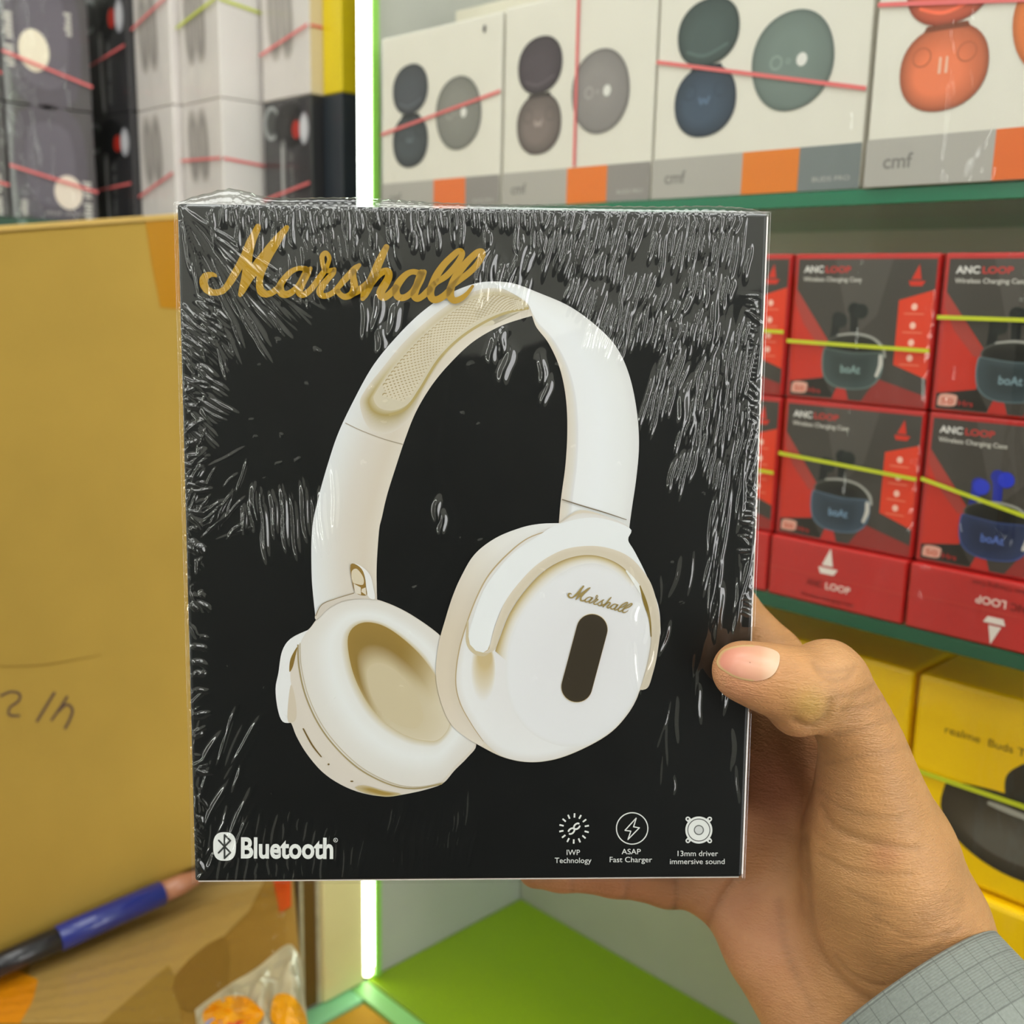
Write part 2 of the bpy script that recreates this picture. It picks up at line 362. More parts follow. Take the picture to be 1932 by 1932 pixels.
# red earbud cartons
REDB = mat('red_board', (192, 34, 30), .4, .45, .3, var=.04)
def boat_mark(I, cx, cy, s, col, ax=1.):
    I.poly([(cx-.36*s*ax, cy-.05*s), (cx+.30*s*ax, cy-.05*s), (cx+.10*s*ax, cy+.95*s)], col)
    I.poly([(cx-.55*s*ax, cy-.16*s), (cx+.6*s*ax, cy-.16*s), (cx+.38*s*ax, cy-.5*s), (cx-.42*s*ax, cy-.5*s)], col)
def red_front(t, casec, budc, lit=1.):
    I = Ink(); R2, R3 = (206, 48, 30), (228, 62, 28)
    I.poly([(.03, .02), (.985, .02), (.985, .965), (.03, .965)], (70, 66, 60))
    I.poly([(.30, .965), (.70, .965), (.62, .60), (.45, .42)], (84, 80, 74))
    I.poly([(.03, .76), (.30, .40), (.27, .16), (.03, .12)], R2)
    I.poly([(.03, .76), (.12, .64), (.31, .37), (.24, .36), (.10, .52), (.03, .66)], (176, 66, 56))
    I.poly([(.03, .12), (.28, .16), (.36, .03), (.03, .03)], (40, 38, 32))
    I.poly([(.66, .18), (.985, .09), (.985, .02), (.56, .02)], (152, 52, 46))
    I.poly([(.35, .02), (.38, .10), (.44, .11), (.47, .02)], (196, 48, 40))
    I.poly([(.76, .70), (.985, .77), (.985, .20), (.76, .28)], R3)
    for k, yy in enumerate((.66, .54, .43, .33)):
        I.disc(.865, yy, .02, .022, (250, 200, 180)); I.poly([(.80, yy-.05), (.93, yy-.05), (.93, yy-.04), (.80, yy-.04)], (240, 120, 90))
    I.text('ANC', .075, .875, .062, (232, 230, 224), width=.145, bold=.03); I.text('LOOP', .235, .875, .058, (205, 64, 58), width=.18, bold=.03)
    I.text('Wireless Charging Case', .075, .815, .042, (222, 218, 208), width=.42, bold=.012)
    boat_mark(I, .865, .84, .095, (216, 54, 34))
    # earbuds and open case
    for cx, cy, tilt in ((.33, .52, .1), (.47, .585, -.05)):
        I.ribbon([(cx, cy-.10, .055), (cx+tilt*.1, cy, .06), (cx+tilt*.2, cy+.05, .085)], budc, 5); I.disc(cx+.04, cy+.035, .05, .05, shade(budc, 1.25))
    I.loft([(ellipse(.48, .385, .205, .085, 24), (96, 98, 92)), (ellipse(.48, .38, .19, .072, 24), (44, 44, 38)), (ellipse(.48, .37, .12, .03, 24), (30, 30, 26))], 36)
    I.ribbon([(.36, .455, .012), (.48, .47, .016), (.60, .45, .016), (.68, .39, .02), (.70, .33, .02)], (168, 168, 160))
    case = [(.265, .36), (.28, .365), (.48, .345), (.66, .355), (.69, .33), (.69, .22), (.64, .135), (.55, .10), (.42, .095), (.33, .12), (.275, .18), (.258, .28)]
    cc = np.array(case); ctr = cc.mean(0)
    I.loft([(cc, shade(casec, 1.7)), (ctr + (cc-ctr)*.93, casec), (ctr + (cc-ctr)*.5, shade(casec, .8))], 48)
    I.ribbon([(.672, .33, .026), (.676, .27, .03), (.655, .20, .022)], (206, 204, 196))
    I.text('boAt', .40, .205, .075, shade(casec, 2.0), width=.14, bold=.02)
    I.poly([(.045, .055), (.06, .115), (.155, .115), (.165, .085), (.15, .045), (.06, .04)], (226, 168, 150), 3)
    I.text('50', .067, .056, .05, (205, 92, 66), width=.075, bold=.02); I.text('Hrs', .175, .05, .05, (176, 46, 40), width=.09, bold=.02)
    I.build('printed_front', t, front_fn(t)); wrap_front(t)
xs = [(.2365, .3225), (.3245, .4105), (.4125, .4985), (.5005, .5865)]
pos = ['second from left', 'hidden edge', 'beside the black box', 'at the right edge']
tilt = [(.46, .45), (.475, .46), (.40, .385), (.60, .60)]
tilt2 = [(.5, .47), (.47, .45), (.60, .55), (.56, .34)]
for r, (z0, hh) in enumerate(((1.3915, .0825), (1.309, .082))):
    for c, (x0, x1) in enumerate(xs):
        if c == 0: continue
        where = ['', 'half hidden behind the black headphone box', 'beside the black headphone box', 'at the right edge of the picture'][c]
        casec = [(70, 84, 82), (66, 80, 84), (62, 78, 92), (44, 58, 96)][(c == 3) + 2*r] if c > 1 else (64, 76, 76)
        t = carton('red_earbud_carton', x0, x1, .0 + .001*c, .045, z0, hh, REDB, 'red and black earbud carton in the %s row %s' % (['upper', 'lower'][r], where), 'carton', 'red earbud cartons')
        red_front(t, casec, (28, 32, 30) if not (r == 1 and c == 3) else (38, 52, 168))
        a, b = (tilt, tilt2)[r][c]; tape(t, (0, a), (1, b), LIME_TAPE, .0021, y=-.0032)
for c, (x0, x1) in enumerate(xs):
    if c == 0: continue
    where = ['', 'half hidden behind the black headphone box', 'with upright white sail mark', 'with upside down white sail mark'][c]
    t = carton('red_earbud_carton', x0, x1, -.002, .085, 1.272, .0365, REDB, 'red earbud carton lying under the stack, %s' % where, 'carton', 'red earbud cartons lying flat')
    I = Ink(); wht = (238, 228, 218); dk = (126, 26, 22)
    fl = lambda pts: pts
    if c != 3:
        boat_mark(I, .45, .68, .30, wht, .42)
        for k in range(1): I.text('ANC', .30, .30, .14, dk, width=.12, bold=.03); I.text('LOOP', .445, .29, .15, (240, 206, 196), width=.185, bold=.03); I.text('Wireless Charging Case', .26, .10, .09, dk, width=.40, bold=.01)
        fn = front_fn(t)
    else:
        boat_mark(I, .44, .70, .28, wht, .42)
        I.text('ANC', .22, .30, .15, dk, width=.14, bold=.03); I.text('LOOP', .385, .29, .16, (240, 206, 196), width=.185, bold=.03); I.text('Wireless Charging Case', .2, .08, .09, dk, width=.4, bold=.01)
        w, h = t['w'], t['h']; fn = lambda u, v, l, w=w, h=h: ((1-u)*w, -.0003-l, (1-v)*h)
    I.poly([(.0, .47), (1, .47), (1, .485), (0, .485)], (206, 66, 52))
    I.build('printed_front', t, fn); wrap_front(t, gap=.0014)
# yellow earbud cartons
YEL = mat('yellow_board', (255, 208, 0), .4, .4, .0, var=.03)
ys = [(.226, .3585), (.3615, .4945), (.4975, .632)]
for c, (x0, x1) in enumerate(ys):
    t = carton('yellow_earbud_carton', x0, x1, .03, .07, 1.1175, .1185, YEL, 'glossy yellow earbud carton %s' % ['behind the black headphone box', 'behind the thumb', 'with brand lettering and dark case picture at the right edge'][c], 'carton', 'yellow earbud cartons', bevel=.003)
    I = Ink(); I.text('realme', .14, .735, .055, (110, 78, 6), width=.15); I.text('Buds T', .325, .735, .055, (110, 78, 6), width=.15)
    I.loft([(cr_path([(.16, .44), (.20, .50), (.45, .53), (.78, .50), (.86, .42), (.84, .26), (.70, .15), (.45, .13), (.26, .20), (.165, .32)], 4, True), (50, 48, 42)), (ellipse(.5, .32, .26, .12, 20), (70, 66, 56)), (ellipse(.48, .26, .15, .06, 20), (98, 96, 88))], 44)
    I.ribbon([(.46, .52, .09), (.47, .60, .12), (.50, .66, .10)], (52, 50, 42)); I.ribbon([(.64, .52, .09), (.65, .60, .12), (.67, .64, .1)], (46, 44, 38))
    I.ribbon([(.36, .455, .022), (.44, .45, .03), (.60, .44, .02)], (176, 176, 166))
    I.build('printed_front', t, front_fn(t)); wrap_front(t); tape(t, (0, .505), (1, .505), LIME_TAPE, .0028, y=-.0032)
    t = carton('yellow_earbud_carton', x0, x1, .024, .08, 1.0465, .0695, YEL, 'glossy yellow earbud carton in the bottom row %s' % ['behind the black headphone box', 'behind the hand', 'at the right edge'][c], 'carton', 'yellow earbud cartons in the bottom row', bevel=.003)
    wrap_front(t)
# cartons on the left shelf
BLK = mat('black_board', (46, 45, 48), .35, .5, .4, var=.06)
WHT = mat('white_board', (214, 208, 205), .5, .4, .2, var=.02)
def band_pic(I, cx, cy, s, c):     # soft grey folded headset picture
    for dx in (-.12, .12):
        I.loft([(ellipse(cx+dx*s, cy, .13*s, .30*s, 20, .12, 2.6), shade(c, 1.0)), (ellipse(cx+dx*s+.02, cy-.02, .09*s, .22*s, 20, .12, 2.4), shade(c, .78)), (ellipse(cx+dx*s-.01, cy+.04, .03*s, .1*s, 20), shade(c, .9))], 30)
def dark_front(I):
    I.loft([(ellipse(.18, .82, .17, .14, 20), (180, 184, 184)), (ellipse(.2, .82, .1, .09, 20), (60, 62, 62))], 30)
    I.disc(.55, .78, .30, .19, (22, 22, 24)); I.disc(.70, .74, .09, .075, (176, 40, 28)); I.loft([(ellipse(.86, .74, .10, .13, 20), (150, 150, 158)), (ellipse(.85, .74, .05, .07, 20), (206, 206, 212))], 24)
    I.ribbon([(.42, .62, .10), (.42, .3, .10), (.44, .06, .10)], (120, 120, 120)); I.ribbon([(.40, .60, .03), (.40, .3, .03), (.42, .06, .03)], (190, 190, 190))
    I.bars(.62, .08, .48, .07, 15, (110, 110, 110), True)
LS = [(-.445, -.3425, -.034), (-.3415, -.267, -.027), (-.2655, -.191, -.018), (-.186, -.1065, .0235), (-.1055, -.0765, .036)]
for r, (z0, h) in enumerate(((1.509, .1095), (1.619, .125))):
    for c, (x0, x1, y0) in enumerate(LS):
        black = (c == 0) or (c == 3 and r == 0) or (c == 4 and r == 0); name = 'headphone_carton'
        m = BLK if black else (mat('yellow_carton_board', (222, 196, 10), .4, .5, .3, var=.02) if c == 4 else WHT)
        if c == 4 and r == 0: m = mat('navy_board', (40, 46, 54), .35, .5, .4)
        rowt = ['lower', 'upper'][r]
        lab = {0: '%s black headphone carton with a red dot, next to the stickered cartons', 1: '%s white carton beside the black cartons', 2: '%s white carton, corner towards the camera', 3: '%s carton second from the light strip', 4: '%s narrow carton touching the light strip'}[c] % rowt
        if c == 3: lab = ['lower black carton with red dot second from the light strip', 'upper white carton second from the light strip'][r]
        if c == 4: lab = ['lower narrow navy carton touching the light strip', 'upper narrow yellow carton touching the light strip'][r]
        if c == 0: x1 -= .0005
        t = carton(name, x0, x1, y0, .12 if c < 3 else .10, z0, h, m, lab, 'carton', 'headphone cartons on the left shelf')
        I = Ink()
        if black and c != 4: dark_front(I)
        elif c < 4: band_pic(I, .40, .64 if r == 0 else .58, 1.05, (192, 185, 180))
        if c == 3 and r == 1:
            I2 = Ink(); I2.poly([(.0, .0), (1, .0), (1, 1), (0, 1)], (222, 205, 172)); I2.build('printed_side', t, side_fn(t))
        if I.v: I.build('printed_front', t, front_fn(t))
        if c < 4: wrap_front(t)
        if r == 1 and c == 0: tape(t, (0, .40), (1, .50), RED_TAPE, .0024, y=-.003)
        if r == 1 and c == 1: tape(t, (0, .62), (1, .77), RED_TAPE, .0024, y=-.003)
        if r == 1 and c == 2: tape(t, (0, .56), (1, .68), LIME_TAPE, .0025, y=-.003); tape(t, (0, .68), (.6, .62), LIME_TAPE, .0022, 'side')
        if r == 1 and c == 3: tape(t, (0, .33), (1, .46), RED_TAPE, .0024, y=-.003); tape(t, (0, .46), (1, .45), RED_TAPE, .0024, 'side')
        if r == 0 and c == 0: tape(t, (0, .32), (1, .36), RED_TAPE, .0024, y=-.003)
        if r == 0 and c == 1: tape(t, (0, .24), (1, .42), RED_TAPE, .0024, y=-.003)
        if r == 0 and c == 2: tape(t, (0, .53), (1, .51), RED_TAPE, .0024, y=-.003); tape(t, (0, .51), (.7, .46), RED_TAPE, .0024, 'side')
        if r == 0 and c == 3: tape(t, (0, .18), (1, .30), RED_TAPE, .0024, y=-.003)
# black cartons with round stickers, showing their right sides
DKG = mat('charcoal_board', (84, 80, 82), .3, .5, .5, var=.12, scale=14)
for r, (z0, h) in enumerate(((1.509, .1085), (1.6185, .127))):
    for c, (y0, y1) in enumerate(((-.1435, -.056), (-.2415, -.1465))):
        lab = '%s charcoal carton with a round cream sticker %s' % (['lower', 'upper'][r], ['beside the red dotted carton', 'cut off by the left picture edge'][c])
        t = carton('stickered_carton', -.52, -.381 + .004*(c == 1), y0, y1-y0, z0, h, DKG, lab, 'carton', 'charcoal cartons with round stickers')
        I = Ink(); I.poly([(.14, .08), (.82, .08), (.82, .92), (.14, .92)], (96, 90, 98), 4); I.poly([(.25, .2), (.7, .2), (.7, .8), (.25, .8)], (108, 102, 112), 4)
        if r == 0:
            I.disc(.66, .26, .165, .155, (236, 222, 206)); I.bars(.93, .02, .36, .10, 11, (206, 202, 194), True); I.bars(.18, .03, .15, .08, 4, (200, 196, 188), True)
            I.bars(.38, .05, .42, .035, 11, (150, 146, 144))
        else:
            I.disc(.36, .40, .17, .155, (240, 230, 208)); I.bars(.14, .26, .40, .10, 12, (206, 202, 194), True); I.bars(.80, .55, .18, .08, 5, (200, 196, 188), True)
        I.build('printed_side', t, side_fn(t))
        w, d = t['w'], t['d']; n = 8
        V = [(w + (.0012 if min(i, n-i, j, n-j) == 0 else .002+.0004*math.sin(i*2.1+j*1.7)), d*i/n, h*j/n) for j in range(n+1) for i in range(n+1)]
        mesh_obj('shrink_film', V, [(j*(n+1)+i, j*(n+1)+i+1, (j+1)*(n+1)+i+1, (j+1)*(n+1)+i) for j in range(n) for i in range(n)], FILM, t, True)
        tape(t, (0, .36 if r == 1 else .46), (1, .19 if r == 1 else .28), RED_TAPE, .0026, 'side', y=-.003)
# ------------------------------------------------------------------ the black headphone box in the hand
BO = np.array([.4572, -.4074, 1.4723]); BU = np.array([.6733, .7393, .0086]); BV = np.array([.0626, -.0518, -.9967])
BU /= np.linalg.norm(BU); BV -= BU * BU.dot(BV); BV /= np.linalg.norm(BV); BN = np.cross(BU, BV)      # BN points away from the camera
BW, BH, BD = .172, .2055, .058
Bbase = BO + BV * BH
BM = Matrix(((BU[0], BN[0], -BV[0], Bbase[0]), (BU[1], BN[1], -BV[1], Bbase[1]), (BU[2], BN[2], -BV[2], Bbase[2]), (0, 0, 0, 1)))
BR = np.array([BU, BN, -BV])
def to_local(P): return (np.asarray(P) - Bbase) @ BR.T
def face(px, py, y=0.):
    """point of the plane y (box coordinates) seen at a pixel, in box coordinates"""
    o = to_local(CAM); d = BR @ rayd(px, py); return o + d * ((y - o[1]) / d[1])
hb = empty('headphone_box', BM)
tag(hb, 'black shrink wrapped headphone box held up in front of the shelves', 'box')
box('carton_body', (0, 0, 0), (BW, BD, BH), mat('black_coated_board', (17, 19, 19), .38, .35, var=.1, scale=60), hb, .0011, 3)
for nm, lo, hi in (('paper_edge', (BW-.0011, .0006, .001), (BW+.00025, .0014, BH-.001)), ('paper_edge', (.001, .0006, -.00025), (BW-.001, .0014, .0011))):
    box(nm, lo, hi, mat('raw_paper_edge', (216, 206, 198), .8), hb)
pxfn = lambda x, y, l: tuple(face(x, y) - np.array([0, .0002 + l, 0]))
def zc(pts, ox, oy, sc):      # tracing coordinates of an enlarged detail to photo pixels
    P = np.array(pts, float); P[:, 0] = ox + P[:, 0] / sc; P[:, 1] = oy + P[:, 1] / sc
    if P.shape[1] > 2: P[:, 2] /= sc
    return P
# --- script lettering
M_OUT = [(395,1095),(300,1090),(240,1130),(222,1190),(250,1270),(330,1320),(430,1315),(500,1270),(560,1180),(640,1030),(740,860),(850,640),(930,430),(1000,320),(1070,190),(1105,135),(1150,125),(1190,155),(1190,225),(1150,330),(1110,430),(1075,560),(1045,690),(1027,870),(1100,760),(1200,640),(1300,510),(1420,370),(1540,250),(1630,160),(1680,150),(1710,180),(1690,250),(1600,390),(1510,550),(1420,700),(1340,850),(1280,980),(1240,1100),(1225,1200),(1245,1300),(1300,1345),(1370,1330),(1460,1260),(1560,1180),(1580,1300),(1480,1390),(1400,1440),(1290,1470),(1190,1450),(1130,1390),(1105,1290),(1105,1180),(1115,1070),(1050,1140),(980,1250),(900,1380),(840,1450),(810,1460),(775,1430),(790,1330),(820,1180),(845,1050),(860,935),(790,1060),(710,1190),(620,1310),(520,1400),(400,1435),(260,1430),(160,1370),(95,1280),(72,1190),(85,1100),(140,1030),(230,1000),(320,1005),(385,1040),(400,1075)]
Z2 = [[(560,655,95),(420,648,85),(270,725,100),(130,890,120),(90,1000,145),(130,1105,140),(230,1115,125),(340,1050,110),(440,930,95),(520,790,105),(580,680,120)],
      [(645,650,75),(580,760,120),(500,920,120),(440,1060,135),(490,1130,110),(590,1085,110),(700,970,110),(800,830,110),(900,690,100),(965,560,75),(985,450,80),(925,365,85),(860,420,95),(860,530,85),(890,640,90),(975,690,95),(1080,665,75)],
      [(1075,680,80),(1050,740,100),(950,850,110),(860,970,125),(815,1070,130),(860,1140,110),(950,1140,100),(1060,1080,100),(1150,985,100),(1250,870,115),(1370,745,125),(1460,650,120),(1530,590,75)],
      [(1430,690,90),(1425,800,110),(1435,900,135),(1440,1010,135),(1385,1120,125),(1270,1165,110),(1180,1115,100),(1145,1060,95)],
      [(1400,1120,100),(1530,1040,130),(1640,960,125),(1760,850,130)]]
Z3 = [[(382,130,85),(330,240,105),(260,390,120),(180,580,125),(110,720,135),(60,830,110),(38,880,70)],
      [(140,680,110),(230,565,110),(330,490,100),(405,490,110),(415,565,110),(370,660,120),(310,760,125),(300,825,120),(350,865,100),(440,805,100),(520,720,100)],
      [(870,515,90),(770,490,80),(670,530,90),(570,640,110),(520,750,110),(550,850,105),(640,865,95),(740,800,90),(810,700,90),(850,600,100),(890,510,110)],
      [(930,495,80),(880,600,110),(820,720,110),(790,830,110),(830,880,95),(900,850,90),(1000,760,100),(1100,655,80),(1240,560,90),(1350,450,90),(1440,330,90),(1485,225,85),(1440,185,80),(1350,255,95),(1220,385,100),(1120,530,110),(1050,680,110),(1022,800,110),(1055,885,105),(1130,890,100),(1230,830,100),(1320,735,90)],
      [(1300,720,80),(1450,605,90),(1600,490,90),(1710,370,90),(1775,250,95),(1770,190,75),(1700,210,90),(1580,320,100),(1460,460,110),(1370,600,110),(1320,730,110),(1310,830,115),(1345,895,100),(1400,905,90),(1480,870,80),(1560,800,60),(1635,700,42)]]
def script(I, col, fn=lambda P: P, wk=1.):
    I.poly(fn(zc(M_OUT, 370, 410, 9.66)), col); I.hold = True
    for k, (ox, oy, sc) in ((Z2, (520, 440, 9.66)), (Z3, (680, 450, 7.728))):
        for st in k:
            P = fn(zc(st, ox, oy, sc)); P[:, 2] *= wk; I.ribbon(P, col, 7)
    I.hold = False
A = np.array([[378,535,1],[913,472,1],[684,568,1],[488,425,1]], float); Bm = np.array([[1070,1121.4],[1192.7,1137.5],[1136.8,1144.7],[1101,1103.8]])
AFF = np.linalg.lstsq(A, Bm, rcond=None)[0]
def small(P):
    Q = np.array(P, float); xy = np.c_[Q[:, :2], np.ones(len(Q))] @ AFF; Q[:, :2] = xy
    if Q.shape[1] > 2: Q[:, 2] *= .178
    return Q
# --- headphone picture
I = Ink()
WT, CRM, SH, DEEP = (236, 236, 230), (222, 212, 194), (196, 180, 140), (152, 124, 62)
def z5(p): return zc(p, 580, 500, 2.927)
def z6(p): return zc(p, 500, 1000, 3.714)
def z7(p): return zc(p, 800, 920, 3.578)
bandL_out = np.vstack([z6([(357,630),(340,480),(327,300),(330,0)]), z5([(60,1290),(110,1110),(170,930),(260,740),(360,560),(480,410),(620,270),(760,170),(900,110),(1000,92),(1130,100),(1250,145)])])
bandL_in = np.vstack([z6([(790,560),(785,480),(783,250),(800,0)]), z5([(410,1400),(440,1270),(490,1110),(540,960),(600,810),(690,660),(800,530),(920,420),(1060,340),(1180,298),(1245,280)])])
def mixc(a, b, f): return a + (b - a) * f
o_, i_ = resample(cr_path(bandL_out, 6), 60), resample(cr_path(bandL_in, 6), 60)
rows = [(mixc(o_, i_, f), c) for f, c in ((0, (232, 233, 230)), (.2, (228, 226, 218)), (.45, (222, 214, 200)), (.8, (218, 206, 186)), (1., (226, 216, 198)))]
I.loft(rows, 90, False, False)
# padded cushion under the band, its shade and its dimples
pad = z5([(338,760),(372,812),(450,828),(540,790),(620,680),(720,520),(840,400),(980,310),(1100,262),(1222,238),(1205,195),(1060,155),(950,165),(850,210),(700,320),(560,450),(440,590),(355,715)])
pc = pad.mean(0); shl = z5([(290,770),(340,900),(450,930),(560,850),(640,700),(740,530),(860,405),(990,318),(1110,266),(1225,240),(1215,180),(1060,130),(940,140),(830,185),(670,300),(530,430),(410,575),(320,690)])
I.loft([(shl, (222, 213, 196)), (pad, [(178, 158, 98), (168, 148, 84), (176, 156, 96), (186, 168, 118), (206, 192, 156), (206, 192, 156), (206, 192, 158), (212, 200, 170)]), (pc + (pad-pc)*.9, (214, 203, 174)), (pc + (pad-pc)*.6, (216, 205, 178))], 120, True, False)
I.poly(cr_path(pc + (pad-pc)*.93, 5, True), (214, 203, 176))
edge = z5([(450,828),(545,792),(625,682),(725,522),(845,402),(985,312),(1105,262),(1222,238)]); I.ribbon(np.c_[edge, [5]*8], (186, 166, 108), 6, False)
pl = resample(cr_path(z5([(360,740),(450,590),(565,455),(705,325),(855,215),(955,170),(1060,160),(1200,200)]), 6), 40)
pr = resample(cr_path(z5([(540,780),(615,672),(712,515),(830,395),(970,305),(1090,262),(1150,250),(1215,240)]), 6), 40)
DOTS = []
for a in range(3, 77):
    t_ = a / 78 * 39; i0 = int(t_); f = t_ - i0
    L0 = mixc(pl[i0], pl[i0+1], f); R0 = mixc(pr[i0], pr[i0+1], f); nacross = 7
    for b in range(nacross):
        u = (b + .5 * (a % 2) + .25) / nacross
        if u < .06 or u > .95 or (a < 8 and (u < .3 - .03*a or u > .75 + .03*a)): continue
        DOTS.append((mixc(L0, R0, u), 5.4 - 2.4 * (a / 77)))
I.lay += 1; I.hold = True
for P0, sc in DOTS: I.disc(P0[0], P0[1], sc * .8, sc * .62, (172, 152, 104), 10, -.4)
I.lay += 1
for P0, sc in DOTS: I.disc(P0[0]+sc*.1, P0[1]+sc*.32, sc * .76, sc * .58, (220, 208, 180), 10, -.4)
I.hold = False
I.ribbon(np.c_[z5([(210,872),(300,915),(420,960),(527,990)]), [1.6]*4], (176, 162, 138), 5, False)
# right band, outer side
bandR_in = np.vstack([z5([(1120,150),(1215,215),(1240,280),(1265,345),(1330,430),(1390,560),(1425,720),(1435,900),(1425,1100),(1400,1290),(1388,1430),(1380,1560)])])
bandR_out = z5([(1000,92),(1130,100),(1280,155),(1450,230),(1600,340),(1710,460),(1780,620),(1820,820),(1830,1000),(1815,1180),(1790,1350),(1762,1560)])
o_, i_ = resample(cr_path(bandR_out, 6), 60), resample(cr_path(bandR_in, 6), 60)
I.loft([(mixc(i_, o_, f), c) for f, c in ((0, (224, 212, 192)), (.10, (226, 220, 206)), (.15, (226, 224, 220)), (.17, (240, 240, 236)), (.5, (240, 241, 238)), (.85, (236, 236, 230)), (1., (228, 226, 220)))], 90, False, False)
# left ear cup
cupL = z6([(357,630),(300,700),(180,760),(120,850),(95,1000),(75,1110),(90,1250),(125,1340),(180,1345),(220,1440),(290,1560),(400,1690),(530,1780),(680,1840),(850,1865),(1000,1845),(1150,1810),(1250,1770),(1330,1680),(1420,1590),(1480,1500),(1400,1380),(1300,1100),(1260,800),(1230,740),(1100,640),(950,550),(800,490),(700,478),(600,485),(500,510),(420,560)])
I.poly(cr_path(cupL, 4, True), (222, 212, 196))
I.poly(cr_path(z6([(300,700),(180,760),(120,850),(95,1000),(75,1110),(90,1250),(125,1340),(195,1345),(222,1310),(215,1200),(180,1050),(190,900),(240,800),(340,690)]), 4, True), (236, 235, 230))
I.poly(cr_path(z6([(222,1310),(215,1190),(185,1080),(165,1190),(160,1330),(195,1345)]), 4, True), (214, 200, 176))
I.poly(cr_path(z6([(172,990),(180,900),(228,815),(215,880),(195,960)]), 4, True), (140, 112, 50))
seam = z6([(232,800),(240,960),(290,1170),(390,1380),(530,1555),(690,1690),(890,1785),(1060,1808),(1240,1775)])
pad_out = z6([(357,640),(262,760),(240,900),(290,1160),(400,1385),(540,1560),(710,1690),(900,1775),(1060,1795),(1220,1765),(1330,1650),(1470,1500),(1450,1380),(1330,1150),(1260,800),(1230,745),(1100,645),(950,555),(800,495),(700,482),(600,490),(500,520),(420,570)])
hole = z6([(580,770),(600,930),(650,1080),(740,1240),(860,1360),(1000,1440),(1120,1470),(1215,1465),(1290,1370),(1280,1230),(1205,1040),(1095,880),(950,745),(820,665),(700,645),(615,685)])
hole = np.roll(hole, 2, 0); hc = hole.mean(0)
def between(f):
    a = resample(cr_path(np.roll(pad_out, -1, 0), 6, True), 100, True); b = resample(cr_path(hole, 6, True), 100, True)
    k = min(range(100), key=lambda s_: ((a - np.roll(b, -s_, 0))**2).sum()); return mixc(a, np.roll(b, -k, 0), f)
I.loft([(between(0), (226, 220, 208)), (between(.3), (228, 224, 214)), (between(.62), (236, 236, 230)), (between(.85), (232, 230, 222)), (between(1.), (206, 190, 150))], 100, True, False)
hb0 = between(1.); k0 = hb0.mean(0)
inner = k0 + (hb0 - k0) * .80 + np.array([-2, 18]); floor_ = k0 + (hb0 - k0) * .55 + np.array([-6, 26])
ang = np.arctan2(hb0[:, 1]-k0[1], hb0[:, 0]-k0[0])
colr = lambda lo, hi: [tuple(np.array(lo) + (np.array(hi)-np.array(lo)) * max(0, min(1, .5 + .62*math.sin(a+.55)))) for a in ang]
I.poly(hb0, (214, 200, 168))
b_ = len(I.v); I.lay += 1
ringc = [(hb0, colr((158, 128, 62), (222, 210, 184))), (inner, colr((150, 122, 60), (216, 203, 172))), (floor_, colr((206, 190, 152), (210, 196, 162)))]
for P, cl in ringc:
    for p, c in zip(P, cl): I.v.append((p[0], p[1], I.lay)); I.c.append(srgb(c))
for r_ in range(2):
    for i in range(100): I.f.append((b_+r_*100+i, b_+r_*100+(i+1) % 100, b_+(r_+1)*100+(i+1) % 100, b_+(r_+1)*100+i))
I.poly(floor_, (209, 194, 158))
I.ribbon(np.c_[seam, [2.6]*9], (168, 150, 104), 6, False); I.ribbon(np.c_[seam + np.array([4, -3]), [1.4]*9], (196, 182, 150), 6, False)
I.ribbon(np.c_[z6([(270,1390),(330,1500),(395,1585)]), [2.6, 3, 2.2]], (120, 96, 48), 5)
I.disc(*z6([(447,1638)])[0], 2.2, 1.8, (120, 96, 48), 10); I.disc(*z6([(610,1757)])[0], 3, 1.4, (120, 96, 48), 10)
I.loft([(z6([(630,1800),(700,1785),(830,1820),(960,1845),(850,1865),(700,1838)]), (206, 190, 150)), (z6([(720,1812),(760,1812),(830,1832),(880,1845),(840,1852),(760,1832)]), (168, 140, 70))], 24)
# hinge on the left band
I.poly(cr_path(z6([(352,600),(400,520),(500,480),(620,440),(720,450),(790,488),(700,480),(560,490),(450,545),(370,620)]), 4, True), (216, 206, 190))
I.ribbon(np.c_[z6([(357,600),(400,520),(500,478),(625,440)]), [1.5]*4], (150, 132, 96), 5, False)
I.poly(cr_path(z6([(600,250),(640,235),(700,270),(740,320),(760,400),(770,480),(720,455),(700,320),(660,275),(610,262)]), 4, True), (238, 236, 230))
I.poly(cr_path(z6([(600,245),(640,240),(690,290),(710,400),(712,455),(640,440),(612,360)]), 4, True), (150, 118, 56))
I.poly(cr_path(z6([(608,290),(645,270),(690,330),(688,380),(640,375),(615,360)]), 4, True), (222, 208, 178)); I.poly(z6([(622,372),(672,400),(674,450),(632,440)]), (226, 216, 196)); I.poly(z6([(680,410),(706,400),(712,455),(676,430)]), (226, 214, 190))
